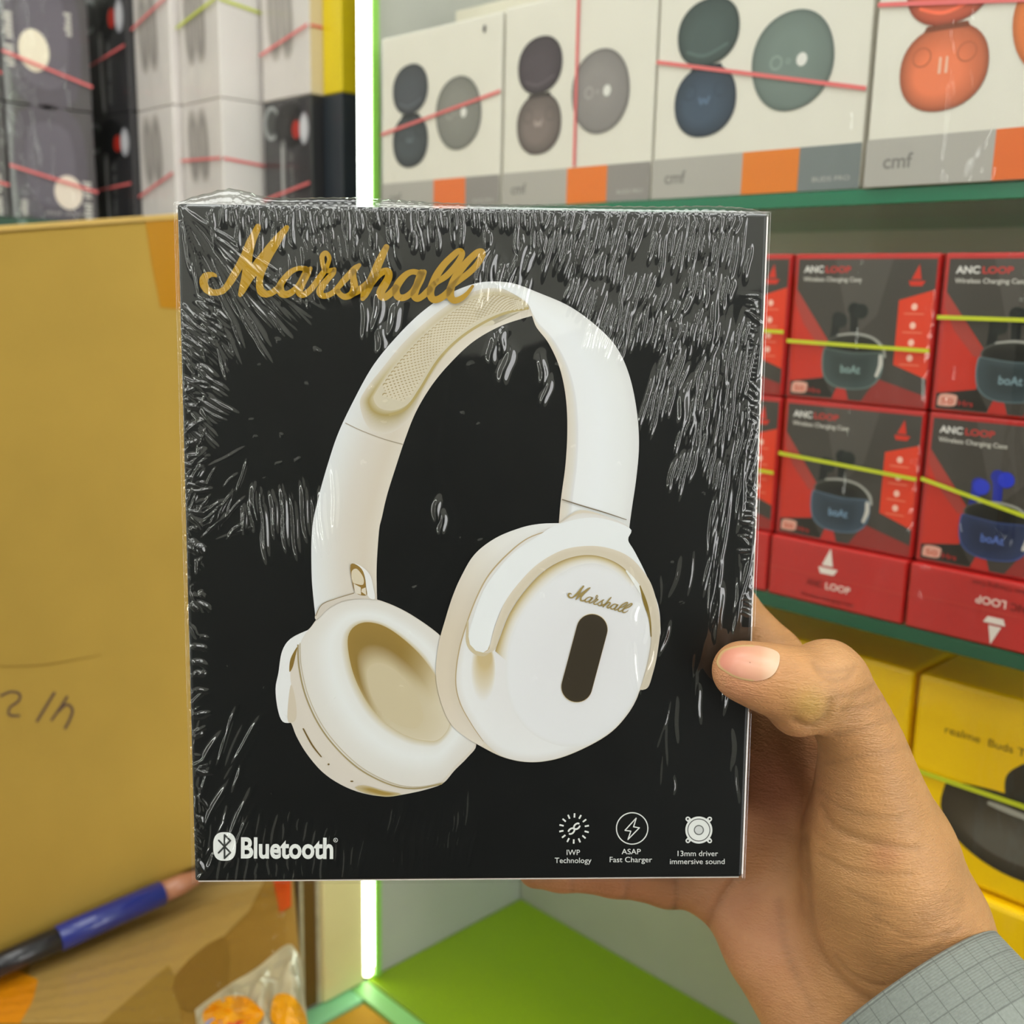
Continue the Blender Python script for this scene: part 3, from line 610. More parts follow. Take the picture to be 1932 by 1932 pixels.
# right ear cup
cupR = z7([(905,240),(780,243),(650,270),(480,340),(340,450),(250,600),(190,740),(140,900),(100,1050),(80,1250),(110,1430),(180,1590),(280,1680),(380,1740),(520,1810),(660,1845),(800,1845),(950,1810),(1130,1730),(1270,1640),(1370,1530),(1430,1430),(1460,1360),(1510,1345),(1545,1240),(1575,1100),(1592,950),(1578,790),(1500,590),(1420,430),(1375,350),(1385,270),(1250,200),(1050,150)])
cpad = cr_path(cupR, 5, True); I.poly(cpad, (222, 210, 188))
shell = z7([(905,245),(800,285),(700,335),(560,450),(440,585),(362,725),(292,905),(236,1100),(214,1300),(244,1450),(325,1600),(400,1705),(520,1805),(660,1842),(800,1842),(950,1806),(1130,1726),(1270,1636),(1370,1526),(1430,1426),(1500,1200),(1530,1000),(1500,760),(1420,560),(1375,350),(1385,270),(1250,200),(1050,170)])
cs0 = z7([(915,238),(780,243),(650,270),(480,340),(340,450),(250,600),(190,740),(140,900),(100,1050),(80,1250),(110,1430),(180,1590),(280,1680),(385,1742)])
cs1 = z7([(915,270),(820,290),(700,340),(560,450),(440,583),(362,723),(320,820),(280,940),(240,1080),(214,1300),(244,1450),(325,1600),(370,1670),(410,1720)])
grad = [(236, 235, 228), (236, 234, 227), (234, 230, 220), (228, 220, 204), (222, 210, 190), (220, 206, 182), (220, 206, 182), (222, 208, 184), (224, 212, 192), (228, 218, 200)]
a_, b2 = resample(cr_path(cs0, 6), 60), resample(cr_path(cs1, 6), 60); I.loft([(a_, grad), (mixc(a_, b2, .5), grad), (b2, [shade(c, .97) for c in grad])], 90, False, False)
sc_ = shell.mean(0); I.loft([(shell, (226, 220, 210)), (sc_ + (shell-sc_)*.93, (236, 235, 230)), (sc_ + (shell-sc_)*.6, (232, 229, 224))], 100)
I.ribbon(np.c_[z7([(870,280),(700,340),(560,450),(440,583),(362,723),(292,903),(236,1100),(214,1300),(244,1450),(325,1600),(400,1708)]), [1.4, 2, 2.6, 2.6, 2.4, 2.4, 2.2, 2, 1.8, 1.5, 1]], (188, 166, 122), 6, False)
# face disc, shade under the yoke, yoke
disc = z7([(550,1200),(580,1020),(660,830),(780,680),(900,590),(1050,525),(1200,530),(1350,600),(1470,730),(1525,900),(1530,1000),(1500,1180),(1440,1390),(1300,1600),(1130,1720),(980,1745),(850,1720),(720,1650),(610,1520),(560,1370)])
dc = disc.mean(0); I.loft([(disc, (230, 228, 222)), (dc + (disc-dc)*.95, (234, 233, 230)), (dc + (disc-dc)*.4, (231, 229, 226))], 80)
SHC = (234, 232, 226)
I.loft([(z7(ellipse(400, 1230, 84, 210, 24)), SHC), (z7(ellipse(405, 1190, 66, 150, 24)), (222, 210, 184)), (z7(ellipse(410, 1140, 46, 70, 24)), (206, 184, 136))], 40)
sh0 = z7([(480,1100),(515,1000),(575,850),(675,700),(805,565),(950,482),(1100,452),(1230,475),(1340,535),(1440,640)])
sh1 = z7([(560,1170),(580,1030),(640,880),(740,735),(860,620),(980,545),(1110,512),(1215,530),(1310,580),(1400,665)])
a_, b2 = resample(cr_path(sh0, 6), 60), resample(cr_path(sh1, 6), 60); I.loft([(a_, (178, 152, 88)), (mixc(a_, b2, .25), (206, 188, 144)), (mixc(a_, b2, .6), (226, 218, 200)), (b2, SHC)], 90, False, False)
yo_out = z7([(300,1000),(310,950),(370,760),(450,610),(600,440),(760,330),(905,245),(1150,200),(1385,270),(1375,350),(1420,430),(1500,590),(1578,790),(1594,950)])
yo_mid = z7([(440,1060),(480,920),(540,780),(640,640),(770,510),(930,420),(1080,392),(1220,400),(1360,450),(1460,540),(1540,680),(1572,820),(1588,950),(1594,1000)])
yoke = np.vstack([cr_path(yo_out, 5), cr_path(yo_mid, 5)[::-1], z7([(440,1060),(430,1090),(400,1110),(350,1098),(310,1055)])]); I.ribbon(np.c_[z7([(296,900),(292,1010),(310,1070),(352,1108),(404,1120),(446,1096)]), [3, 6, 8, 9, 8, 5]], (208, 192, 156), 6); I.poly(yoke, (238, 239, 235))
yi_out = z7([(402,1112),(440,1085),(470,960),(540,780),(640,640),(770,510),(930,420),(1080,392),(1220,400),(1360,450),(1460,540),(1540,670),(1592,900),(1575,1100),(1545,1240),(1505,1350),(1470,1362)])
yi_in = z7([(425,1114),(480,1090),(510,1000),(570,850),(670,700),(800,565),(950,482),(1100,452),(1230,475),(1340,535),(1440,640),(1500,780),(1532,930),(1528,1080),(1500,1220),(1460,1340),(1452,1358)])
a_, b2 = resample(cr_path(yi_out, 6), 60), resample(cr_path(yi_in, 6), 60); I.loft([(a_, (224, 212, 190)), (mixc(a_, b2, .5), (216, 203, 178)), (b2, (218, 206, 182))], 90, False, False)
I.ribbon(np.c_[z7([(1365,560),(1440,660),(1490,760)]), [3, 8, 3]], (240, 240, 232), 5); I.ribbon(np.c_[z7([(1455,660),(1490,770),(1520,880),(1530,1000)]), [2, 7, 4, 2]], (140, 116, 50), 5)
I.ribbon(np.c_[z7([(930,78),(1080,125),(1230,170),(1365,215)]), [2.2, 2.4, 2.2, 1.4]], (132, 118, 96), 5, False)
# oval display and small script
p0, p1, r0 = np.array(z7([(1132,955)])[0]), np.array(z7([(1030,1338)])[0]), 104/3.578
dv = (p1-p0)/np.linalg.norm(p1-p0); th = math.atan2(dv[1], dv[0])
caps = [p0 + r0*np.array([math.cos(th+math.pi/2+x), math.sin(th+math.pi/2+x)]) for x in np.linspace(0, math.pi, 20)] + [p1 + r0*np.array([math.cos(th-math.pi/2+x), math.sin(th-math.pi/2+x)]) for x in np.linspace(0, math.pi, 20)]
cp = np.array(caps); cc = cp.mean(0)
I.poly(cc + (cp-cc)*1.012, (206, 182, 128)); I.poly(cp, (62, 53, 37)); I.poly(cc + (cp-cc)*.955, (58, 50, 36))
script(I, (164, 142, 84), small, 1.)
I.c = [(r_*.87, g_*.885, b_*.925, 1) for r_, g_, b_, _ in I.c]
tag(I.build('headphone_picture', hb, pxfn), 'printed cream white over ear headphones')
# --- gold foil brand lettering
I = Ink(); script(I, (172, 132, 2))
gold = print_mat('gold_foil_ink', .32, .6); tag(I.build('brand_lettering', hb, lambda x, y, l: tuple(face(x, y) - np.array([0, .0010 + l*.1, 0])), gold), 'gold script brand lettering')
# --- wireless emblem and word
I = Ink(); LG = (226, 228, 224); DKI = (58, 60, 58)
I.disc(424, 1596.5, 21.5, 27, LG, 40, 0, 2.7)
rune = [(413, 1585), (435, 1608), (424, 1618.5), (424, 1574.5), (435, 1585), (413, 1608)]
for a, b in zip(rune[:-1], rune[1:]): I.ribbon([(a[0], a[1], 3.4), (b[0], b[1], 3.4)], DKI, 1)
I.text('Bluetooth', 455, 1617, 54, LG, width=174, bold=.03, up=-1, rot=.006)
I.ring(633.5, 1584, 3.2, 4.2, LG, 18); I.text('R', 632, 1586.4, 6, LG, up=-1)
I.build('wireless_lettering', hb, pxfn)
# --- three feature icons with captions
I = Ink(); cx, cy = 1083, 1562.5
for k_ in range(14):
    a = k_ * 2*math.pi/14 - math.pi/2 + .03; I.ribbon([(cx+20.5*math.cos(a), cy+20.5*math.sin(a), 3), (cx+28.5*math.cos(a), cy+28.5*math.sin(a), 3)], LG, 1, False)
for sg in (-1, 1):
    ox, oy = cx + sg*5.2, cy - sg*4.6; a = -.72
    q = [(6.5*math.cos(t_), 4.4*math.sin(t_)) for t_ in np.linspace(.9 if sg > 0 else .9+math.pi, (.9 if sg > 0 else .9+math.pi) + 5.0, 18)]
    I.ribbon([(ox + x*math.cos(a) - y*math.sin(a), oy + x*math.sin(a) + y*math.cos(a), 3.1) for x, y in q], LG, 2)
I.text('IWP', 1081.5, 1612, 14.5, LG, width=25, up=-1, center=True); I.text('Technology', 1081, 1627, 14.5, LG, width=69, up=-1, center=True)
I.build('feature_icon', hb, pxfn)
I = Ink(); cx, cy = 1192.5, 1562.5; I.ring(cx, cy, 28.6, 30.6, LG, 56)
bolt = [(1200, 1543), (1179, 1566), (1190, 1567.5), (1184.5, 1583), (1206, 1561), (1195, 1559), (1200, 1543)]
for a, b in zip(bolt[:-1], bolt[1:]): I.ribbon([(a[0], a[1], 2), (b[0], b[1], 2)], LG, 1)
I.text('ASAP', 1190.5, 1610.5, 14.5, LG, width=36, up=-1, center=True); I.text('Fast Charger', 1190, 1625.5, 14.5, LG, width=80, up=-1, center=True)
I.build('feature_icon', hb, pxfn)
I = Ink(); cx, cy = 1318, 1565
for sx in (-1, 1):
    for sy in (-1, 1):
        I.ribbon([(cx+sx*14, cy+sy*14, 8), (cx+sx*20.5, cy+sy*20.5, 9)], LG, 1); I.disc(cx+sx*20.5, cy+sy*20.5, 2, 2, (30, 32, 32), 10)
I.disc(cx, cy, 25.5, 25.5, LG, 48); I.ring(cx, cy, 20, 21.6, DKI, 44); I.ring(cx, cy, 7.4, 9.6, (110, 112, 110), 30); I.disc(cx, cy, 7, 7, (206, 208, 206), 24)
I.text('13mm driver', 1316, 1614, 14.5, LG, width=76, up=-1, center=True); I.text('immersive sound', 1315, 1629, 14.5, LG, width=103, up=-1, center=True)
I.build('feature_icon', hb, pxfn)
# --- shrink wrap: a sheet over the front whose wrinkles are real blisters
gx, gz = 520, 622
XX, ZZ = np.meshgrid(np.linspace(-.0006, BW+.0006, gx), np.linspace(-.0004, BH+.0004, gz)); HH = np.zeros_like(XX)
sxg, szg = XX[0, 1]-XX[0, 0], ZZ[1, 0]-ZZ[0, 0]
def blister(px, py, ang, length, width, amp):
    """ang in photo degrees, 0 = along x, 90 = straight down; sizes in photo pixels"""
    c = face(px, py); L_, w_ = length/6560/2, width/6560/2; ca, sa = math.cos(math.radians(ang)), -math.sin(math.radians(ang))
    r_ = L_*1.5 + w_*2; i0, i1 = int((c[0]-r_-XX[0, 0])/sxg), int((c[0]+r_-XX[0, 0])/sxg)+1; j0, j1 = int((c[2]-r_-ZZ[0, 0])/szg), int((c[2]+r_-ZZ[0, 0])/szg)+1
    i0, j0 = max(i0, 0), max(j0, 0); i1, j1 = min(i1, gx), min(j1, gz)
    if i1 <= i0 or j1 <= j0: return
    x = XX[j0:j1, i0:i1]-c[0]; z = ZZ[j0:j1, i0:i1]-c[2]; a = x*ca + z*sa; b = -x*sa + z*ca
    b = b + .25*w_*np.sin(a/L_*3 + px)
    HH[j0:j1, i0:i1] = np.maximum(HH[j0:j1, i0:i1], amp*w_*np.exp(-(np.abs(a)/L_)**3.5)*np.exp(-(b/w_)**2*1.3))
U = rng.uniform
def zone(n, x, y, ang, ln, wd, amp, jit=8):
    for _ in range(n):
        px, py = U(*x), U(*y); A_ = ang(px, py) if callable(ang) else ang
        blister(px, py, A_ + U(-jit, jit), U(*ln), U(*wd), amp*U(.6, 1.25))
def cluster(cx, cy, ang, length, n, spacing, width, amp, jit=4):
    """a row of parallel long bubbles side by side"""
    pa_ = math.radians(ang + 90)
    for k in range(n):
        o_ = (k - (n-1)/2)*spacing*U(.9, 1.1); sh = U(-.25, .25)*length
        x = cx + o_*math.cos(pa_) + sh*math.cos(math.radians(ang)); y = cy + o_*math.sin(pa_) + sh*math.sin(math.radians(ang))
        blister(x, y, ang + U(-jit, jit), length*U(.55, 1.2), width*U(.8, 1.15), amp*U(.8, 1.15))
for x in np.arange(398, 1020, 10.5):                                           # fringe along the top edge
    blister(x + U(-3, 3), 412 + U(-8, 10), 85 + U(-6, 6), U(26, 60), U(7, 9.5), 1.0)
    if U(0, 1) < .55: blister(x + U(-4, 4), 448 + U(-14, 16), 84 + U(-8, 8), U(30, 70), U(7, 11), .9)
for x in np.arange(1030, 1400, 12): blister(x + U(-3, 3), 424 + U(-6, 8), 104 + U(-6, 6), U(26, 60), U(7, 10), .9)
for k in range(95):                                                            # fan from the upper left corner
    a = math.radians(U(34, 80)); r_ = U(40, 290); blister(345 + r_*math.cos(a), 392 + r_*math.sin(a), math.degrees(a) + U(-4, 4), U(50, 130), U(6, 10), .8)
for k in range(9): cluster(U(480, 760), U(450, 560), 82 + U(-5, 5), U(40, 80), int(U(4, 8)), 13, 10, .55)
for k in range(12): cluster(U(350, 420), U(580, 820), 38 + U(-12, 12), U(35, 70), int(U(3, 6)), 12, 9, .9)
zone(150, (342, 388), (640, 1640), lambda x, y: 20 + 50*math.sin(y*.013), (14, 44), (6, 12), .9, 40)   # crumpled left edge
zone(22, (360, 460), (860, 1010), -50, (30, 110), (5, 9), .8, 30)
for cx, cy, n in ((1075, 460, 9), (1150, 445, 10), (1290, 470, 12), (1370, 470, 8), (1120, 500, 11), (1225, 560, 11), (1110, 570, 8), (1165, 600, 10), (1330, 540, 9), (1250, 620, 9), (1300, 640, 10), (1350, 630, 9), (1135, 640, 7), (1270, 710, 7), (1340, 720, 6), (1395, 680, 6), (1240, 770, 5), (1310, 800, 6), (1370, 790, 7), (1350, 880, 5), (1400, 860, 5), (1290, 880, 4)):
    cluster(cx + U(-8, 8), cy + U(-8, 8), 110 - max(0, cx-1000)*.025 + U(-4, 4), U(55, 95) + (30 if cy > 650 else 0), n, 11.5, 8.8, 1.0)
for k in range(26): blister(U(1335, 1440), U(600, 1300), 97 + U(-6, 6), U(80, 200), U(8, 15), .8)
for y in np.arange(560, 1160, 9): blister(1418 + U(-8, 8) - (y-560)*.02, y, U(-5, 40), U(16, 34), U(5.5, 8), 1.0)
zone(22, (1180, 1400), (1050, 1500), 95, (40, 110), (8, 16), .38, 14)
cluster(540, 975, 84, 110, 7, 19, 14, .6); cluster(480, 970, 84, 70, 3, 17, 11, .6); cluster(622, 965, 86, 120, 2, 24, 16, .5)
for px, py in ((690, 605), (720, 640), (715, 590), (745, 605), (930, 660), (955, 690), (945, 645), (1030, 740), (1022, 700), (835, 985), (825, 960), (1285, 770), (1300, 800)):
    blister(px, py, 100 + U(-14, 14), U(45, 80), U(14, 24), .6)
zone(16, (900, 1000), (480, 560), 108, (40, 90), (10, 18), .7, 14)
for k in range(14): cluster(U(400, 860), U(1540, 1640), 96 + U(-8, 8), U(60, 110), int(U(4, 7)), 17, 10, .3)           # faint loops along the bottom
zone(30, (350, 470), (1380, 1640), 112, (50, 150), (8, 16), .4, 12)
zone(60, (420, 1380), (620, 1500), 90, (5, 14), (4, 7), .5, 80)
und = .00008 * (np.sin(XX*95 + ZZ*40) + np.sin(ZZ*120 - XX*60 + 1.)) * 1.0
edge = np.minimum(np.minimum(XX+.0006, BW+.0006-XX), np.minimum(ZZ+.0004, BH+.0004-ZZ)); damp = np.clip(edge/.0016, 0, 1)
HH = np.minimum(HH, .0024) * np.clip(edge/.0025, .25, 1); YY = -(.0038*damp*.15 + .00045 + und*damp + HH) * 1.0
YY = np.where(edge < .0004, -.0002, YY - .0027*0)
GAP = .0012
V = np.stack([XX, YY - GAP, ZZ], -1).reshape(-1, 3); idx = np.arange(gx*gz).reshape(gz, gx)
Fq = np.stack([idx[:-1, :-1], idx[:-1, 1:], idx[1:, 1:], idx[1:, :-1]], -1).reshape(-1, 4)
me = bpy.data.meshes.new('shrink_wrap'); me.from_pydata(V.tolist(), [], Fq.tolist()); me.polygons.foreach_set('use_smooth', [True]*len(me.polygons))
me.materials.append(film_mat('shrink_wrap_film', (1, 1, 1), 1.5, .03, 2.3))
o = bpy.data.objects.new('shrink_wrap', me); COLL.objects.link(o); o.parent = hb; tag(o, 'clear wrinkled shrink film')
# puffed film seam along the top edge
n, mrow = 170, 9; V = []; prof = np.linspace(0, math.pi, mrow)
for i in range(n+1):
    u = i/n; x = BW*u
    bulge = .0020 + .0030*math.exp(-((u-.085)/.05)**2) + .0012*math.exp(-((u-.28)/.12)**2) + .0006*math.exp(-((u-.9)/.06)**2) - .0014*max(0, (u-.95)/.05)**2 - .0016*max(0, (.02-u)/.02) + .00012*math.sin(i*1.9)
    for j, a in enumerate(prof):
        V.append((x, .004 - .0046*math.cos(a) + .00015*math.sin(i*2.3+j), BH - .0002 + bulge*math.sin(a)*(1 + .05*math.sin(i*1.3+j*2.)*U(.4, 1))))
mesh_obj('film_seam', V, [(i*mrow+j, (i+1)*mrow+j, (i+1)*mrow+j+1, i*mrow+j+1) for i in range(n) for j in range(mrow-1)], film_mat('film_seam_clear', (.90, .92, .91), 1.5, .10, 2.6), hb, True)
# ------------------------------------------------------------------ brown cartons and small things on the left
KRAFT = mat('kraft_board', (180, 148, 66), .75, .25, var=.07, scale=9, bump=.15, bscale=300)
KRAFT_D = mat('dark_kraft_board', (150, 114, 44), .7, .3, var=.1, scale=12)
Rx = math.atan(.124); cM = Matrix.Translation(Vector((.03, -.3388, .9785))) @ Matrix.Rotation(Rx, 4, 'X')
cb_ = empty('shipping_carton', cM); tag(cb_, 'tall brown shipping carton leaning at the left with marker numbers', 'carton')
box('carton_body', (-.27, -.05, 0), (0, .27, .4915), KRAFT, cb_, .002)
box('top_flap', (-.268, -.05, .4917), (.0012, .269, .4955), mat('kraft_flap', (206, 172, 98), .75, .25), cb_, .0008)
cMi = np.array(cM.inverted())
def cfn(x, y, l):
    p = on_plane(x, y, 0, .03); q = cMi @ np.append(p, 1); return (.0004 + l, q[1], q[2])
I = Ink(); I.poly([(272, 408), (470, 395), (470, 590), (330, 583), (302, 580), (286, 500)], (186, 130, 22)); tp = I.build('packing_tape', cb_, cfn, print_mat('brown_tape', .25, .5))
I = Ink(); INK = (96, 76, 66)
def hw(pts, w=4.6): I.ribbon([(x/2.76, 1000+y/2.76, w) for x, y in pts], INK, 6)
hw([(5, 862), (55, 842), (100, 852), (96, 888), (50, 925), (48, 962), (98, 966)]); hw([(282, 848), (240, 915), (192, 994)], 5); hw([(348, 868), (312, 925), (268, 988)]); hw([(300, 945), (345, 908), (376, 935), (362, 985), (338, 1030)], 5)
I.ribbon([(0, 1257, 2), (60, 1256, 2), (110, 1250, 2), (190, 1235, 1)], (150, 118, 50), 6)
I.build('marker_writing', cb_, cfn, print_mat('marker_ink', .7, .2))
ZT = .972
e0, e1 = on_plane(556, 1672, 2, ZT), on_plane(577, 1932, 2, ZT); a2 = (e1-e0)[:2]; a2 /= np.linalg.norm(a2); yaw = math.atan2(a2[1], a2[0])
lc = empty('taped_carton', loc=(e0[0]-a2[0]*.16, e0[1]-a2[1]*.16, 0.0), rz=yaw); tag(lc, 'brown taped carton lying under the tall shipping carton', 'carton')
box('carton_body', (0, -.42, 0), (.62, 0, ZT), KRAFT_D, lc, .003)
lM = np.array(lc.matrix_world.inverted())
def lfn(x, y, l, z=ZT): p = on_plane(x, y, 2, z); q = lM @ np.append(p, 1); return (q[0], q[1], q[2] + .0006 + l)
I = Ink(); I.poly([(60, 1800), (200, 1735), (400, 1660), (500, 1660), (470, 1720), (428, 1762), (395, 1800), (320, 1850), (190, 1932), (40, 1932)], (176, 146, 86))
I.poly([(190, 1932), (318, 1822), (334, 1850), (342, 1932)], (150, 120, 56)); I.poly([(330, 1842), (420, 1768), (430, 1838), (402, 1900), (346, 1906)], (130, 97, 40), 3); I.poly([(515, 1660), (549, 1660), (549, 1712), (528, 1724)], (200, 72, 20)); I.poly([(-20, 1850), (72, 1850), (62, 1890), (38, 1932), (-20, 1932)], (224, 142, 14)); I.poly([(0, 1836), (40, 1834), (72, 1850), (0, 1856)], (232, 152, 20))  # dark oval patch paints the shading of a fold; others are tape, sticker
I.build('label_shade_patches', lc, lfn, print_mat('tape_shade_patch', .3, .5))
V = []; n1, n2 = 40, 30
for j in range(n2+1):
    for i in range(n1+1):
        px = -20 + 560*i/n1; py = 1932 - (1932-1665)*j/n2 + 0; py = min(1960, py + (1 - i/n1)*150*(j/n2))
        q = lfn(px, py, 0); V.append((q[0], q[1], q[2] + .0008 + .0022*abs(math.sin(i*.9+j*.35))*abs(math.sin(j*.8-i*.2))))
mesh_obj('clear_tape', V, [(j*(n1+1)+i, j*(n1+1)+i+1, (j+1)*(n1+1)+i+1, (j+1)*(n1+1)+i) for j in range(n2) for i in range(n1)], film_mat('clear_packing_tape', (.97, .95, .9), 1.5, .12, 1.6, .5, 90.), lc, True)
# plastic bag with orange print
bg = empty('plastic_bag', loc=tuple(on_plane(480, 1920, 2, ZT))); tag(bg, 'crumpled clear plastic bag with orange print on the taped carton', 'bag')
bo = on_plane(480, 1920, 2, ZT); V = []; n1, n2 = 46, 36; edgeL = [(368, 1905), (430, 1860), (480, 1830), (515, 1802), (535, 1786), (552, 1784), (566, 1810)]
eb = resample(cr_path(edgeL, 6), n1+1)
for j in range(n2+1):
    for i in range(n1+1):
        f = j/n2; px = mixc(eb[i, 0], 380 + 210*i/n1, f); py = mixc(eb[i, 1], 2010, f); p = on_plane(px, py, 2, ZT + .004)
        hgt = .012*math.sin(math.pi*min(1, f*1.2+.02))*(.6+.4*math.sin(i*.5+1)) + .0022*abs(math.sin(i*.45+j*.3)) + .0016*abs(math.sin(j*.6-i*.25)); hgt *= min(1, f*3+.1)*min(1, i/5+.1)*min(1, (n1-i)/5+.1)
        V.append(tuple(p - bo + np.array([0, 0, hgt])))
mesh_obj('bag_film', V, [(j*(n1+1)+i, j*(n1+1)+i+1, (j+1)*(n1+1)+i+1, (j+1)*(n1+1)+i) for j in range(n2) for i in range(n1)], mat('milky_film', (186, 176, 146), .3, .6, .5, var=.1), bg, True)
BAGV = np.array(V) + bo; BP = project(BAGV)
bvh = BVHTree.FromPolygons([Vector(v) for v in BAGV], [(j*(n1+1)+i, j*(n1+1)+i+1, (j+1)*(n1+1)+i+1, (j+1)*(n1+1)+i) for j in range(n2) for i in range(n1)])
def bfn(x, y, l):
    d = Vector(rayd(x, y)).normalized(); h = bvh.ray_cast(Vector(CAM), d); p = np.array(h[0]) if h[0] else on_plane(x, y, 2, ZT+.02)
    return tuple(p - np.array(d)*(.0045 + l) - bo)
def patch(I, pts, col):      # fan patch with inner points so that it follows the bag
    P = cr_path(pts, 5, True); c = P.mean(0)
    I._add(np.vstack([P, c + (P-c)*.66, c + (P-c)*.33, c[None]]), [(r*len(P)+i, r*len(P)+(i+1) % len(P), (r+1)*len(P)+(i+1) % len(P), (r+1)*len(P)+i) for r in range(2) for i in range(len(P))] + [(2*len(P)+i, 2*len(P)+(i+1) % len(P), 3*len(P)) for i in range(len(P))], col)
I = Ink(); patch(I, [(382, 1915), (400, 1892), (430, 1880), (462, 1880), (485, 1896), (498, 1915), (470, 1940), (400, 1940)], (226, 152, 12)); patch(I, [(515, 1885), (530, 1874), (552, 1880), (572, 1905), (578, 1935), (540, 1940), (512, 1925)], (226, 156, 14))
patch(I, [(388, 1930), (402, 1921), (416, 1924), (420, 1940), (390, 1945)], (130, 150, 196)); patch(I, [(430, 1930), (455, 1925), (470, 1930), (460, 1942), (432, 1942)], (206, 70, 50))
I.build('orange_print', bg, bfn, print_mat('bag_print', .35, .5))
# marker pen
pa, pb = on_plane(-40, 1838, 0, .0415), on_plane(338, 1670, 0, .0415); pa[2] = max(pa[2], ZT+.0098)
ax = Vector(pb-pa); Lp = ax.length; q = Vector((1, 0, 0)).rotation_difference(ax.normalized()); pen = empty('marker_pen', Matrix.Translation(Vector(pa)) @ q.to_matrix().to_4x4())
tag(pen, 'blue marker pen with black end lying against the brown carton', 'pen')
def lathe(name, prof, m, parent, n=20):
    V = [(x, r*math.cos(2*math.pi*i/n), r*math.sin(2*math.pi*i/n)) for x, r in prof for i in range(n)]
    F_ = [(j*n+i, (j+1)*n+i, (j+1)*n+(i+1) % n, j*n+(i+1) % n) for j in range(len(prof)-1) for i in range(n)] + [tuple(range(n)), tuple(range((len(prof)-1)*n, len(prof)*n))[::-1]]
    return mesh_obj(name, V, F_, m, parent, True)
rp = .0094
lathe('end_cap', [(0, rp*.6), (.002, rp*.85), (Lp*.36, rp*.95), (Lp*.365, rp*.9)], mat('black_plastic', (30, 30, 36), .3, .5, .3), pen)
lathe('barrel', [(Lp*.365, rp*.92), (Lp*.37, rp), (Lp*.9, rp), (Lp*.905, rp*.9)], mat('blue_plastic', (34, 46, 128), .28, .5, .4), pen)
lathe('tip_section', [(Lp*.905, rp*.86), (Lp*1.02, rp*.8), (Lp*1.10, rp*.55), (Lp*1.16, rp*.2)], mat('rosy_plastic', (176, 120, 92), .35, .5, .2), pen)
# cream post, slim wrapped carton and low carton by the light strip foot
cp_ = empty('cream_post', loc=(.004, -.034, .7925)); tag(cp_, 'pale cream cabinet post just left of the light strip foot', 'post')
box('post', (-.018, -.0185, .0), (0, .030, .40), mat('cream_laminate', (232, 218, 160), .35, .5, .2, var=.03), cp_, .003, 3)
sc0 = empty('wrapped_carton', loc=(-.001, -.0625, .7925)); tag(sc0, 'slim dark brown carton in clear wrap beside the cream post', 'carton')
box('carton_body', (-.018, -.011, 0), (0, .008, .18), mat('dark_brown_board', (104, 76, 24), .6, .3), sc0, .0015)
for yy in (-.0115, .0062):
    box('wrap_edge', (-.001, yy, .0), (.0022, yy+.0035, .18), mat('film_fold', (196, 188, 160), .25, .6, .5, var=.15, scale=60), sc0, .0008)
fc = empty('floor_carton', loc=(.0225, -.0195, 0)); tag(fc, 'ochre carton standing below the lime green base board', 'carton')
box('carton_body', (0, -.30, 0), (.34, 0, .7885), mat('ochre_board', (202, 150, 30), .7, .3, var=.06), fc, .0015)
box('top_seam', (0, -.1515, .7886), (.34, -.1485, .789), mat('seam_tape', (190, 180, 150), .4), fc)
# ------------------------------------------------------------------ the hand (box coordinates)
def hp(px, py, y): return face(px, py, y)
def J(px, py, y, r): return (hp(px, py, y), r)
thumb = [J(1400, 1266, -.0100, .0090), J(1462, 1283, -.0120, .0108), J(1525, 1294, -.0105, .0115), J(1561, 1291, -.0055, .0118), J(1620, 1390, .003, .0128), J(1640, 1500, .011, .0178), J(1660, 1620, .019, .0245), J(1738, 1748, .024, .0218)]
MC = [J(1532, 1352, .046, .0135), J(1470, 1468, .058, .0135), J(1405, 1575, .064, .0130), J(1352, 1662, .064, .0125)]
WR = [J(1790, 1925, .026, .024), J(1735, 1960, .032, .024), J(1690, 1985, .034, .023), J(1640, 1990, .036, .021)]
fingers = [[MC[0], J(1462, 1240, .0600, .0100), J(1380, 1148, .0685, .0093), J(1290, 1085, .0672, .0086), J(1210, 1045, .0662, .0076)],
           [MC[1], J(1370, 1400, .0690, .0099), J(1240, 1345, .0680, .0092), J(1120, 1315, .0664, .0080)],
           [MC[2], J(1300, 1525, .0690, .0096), J(1180, 1490, .0675, .0090), J(1075, 1470, .0662, .0079)],
           [MC[3], J(1262, 1664, .0668, .0092), J(1160, 1648, .0664, .0084), J(1060, 1641, .0660, .0077), J(1012, 1640, .0658, .0071)]]
h_ = .00085
allp = np.array([p for ch in [thumb, MC, WR] + fingers for p, r in ch]); lo = allp.min(0) - .034; hi = allp.max(0) + .034
nx, ny, nz = [int(v)+1 for v in (hi-lo)/h_]
SDF = np.full((nx, ny, nz), .02, np.float32)
gxs, gys, gzs = lo[0]+h_*np.arange(nx), lo[1]+h_*np.arange(ny), lo[2]+h_*np.arange(nz)
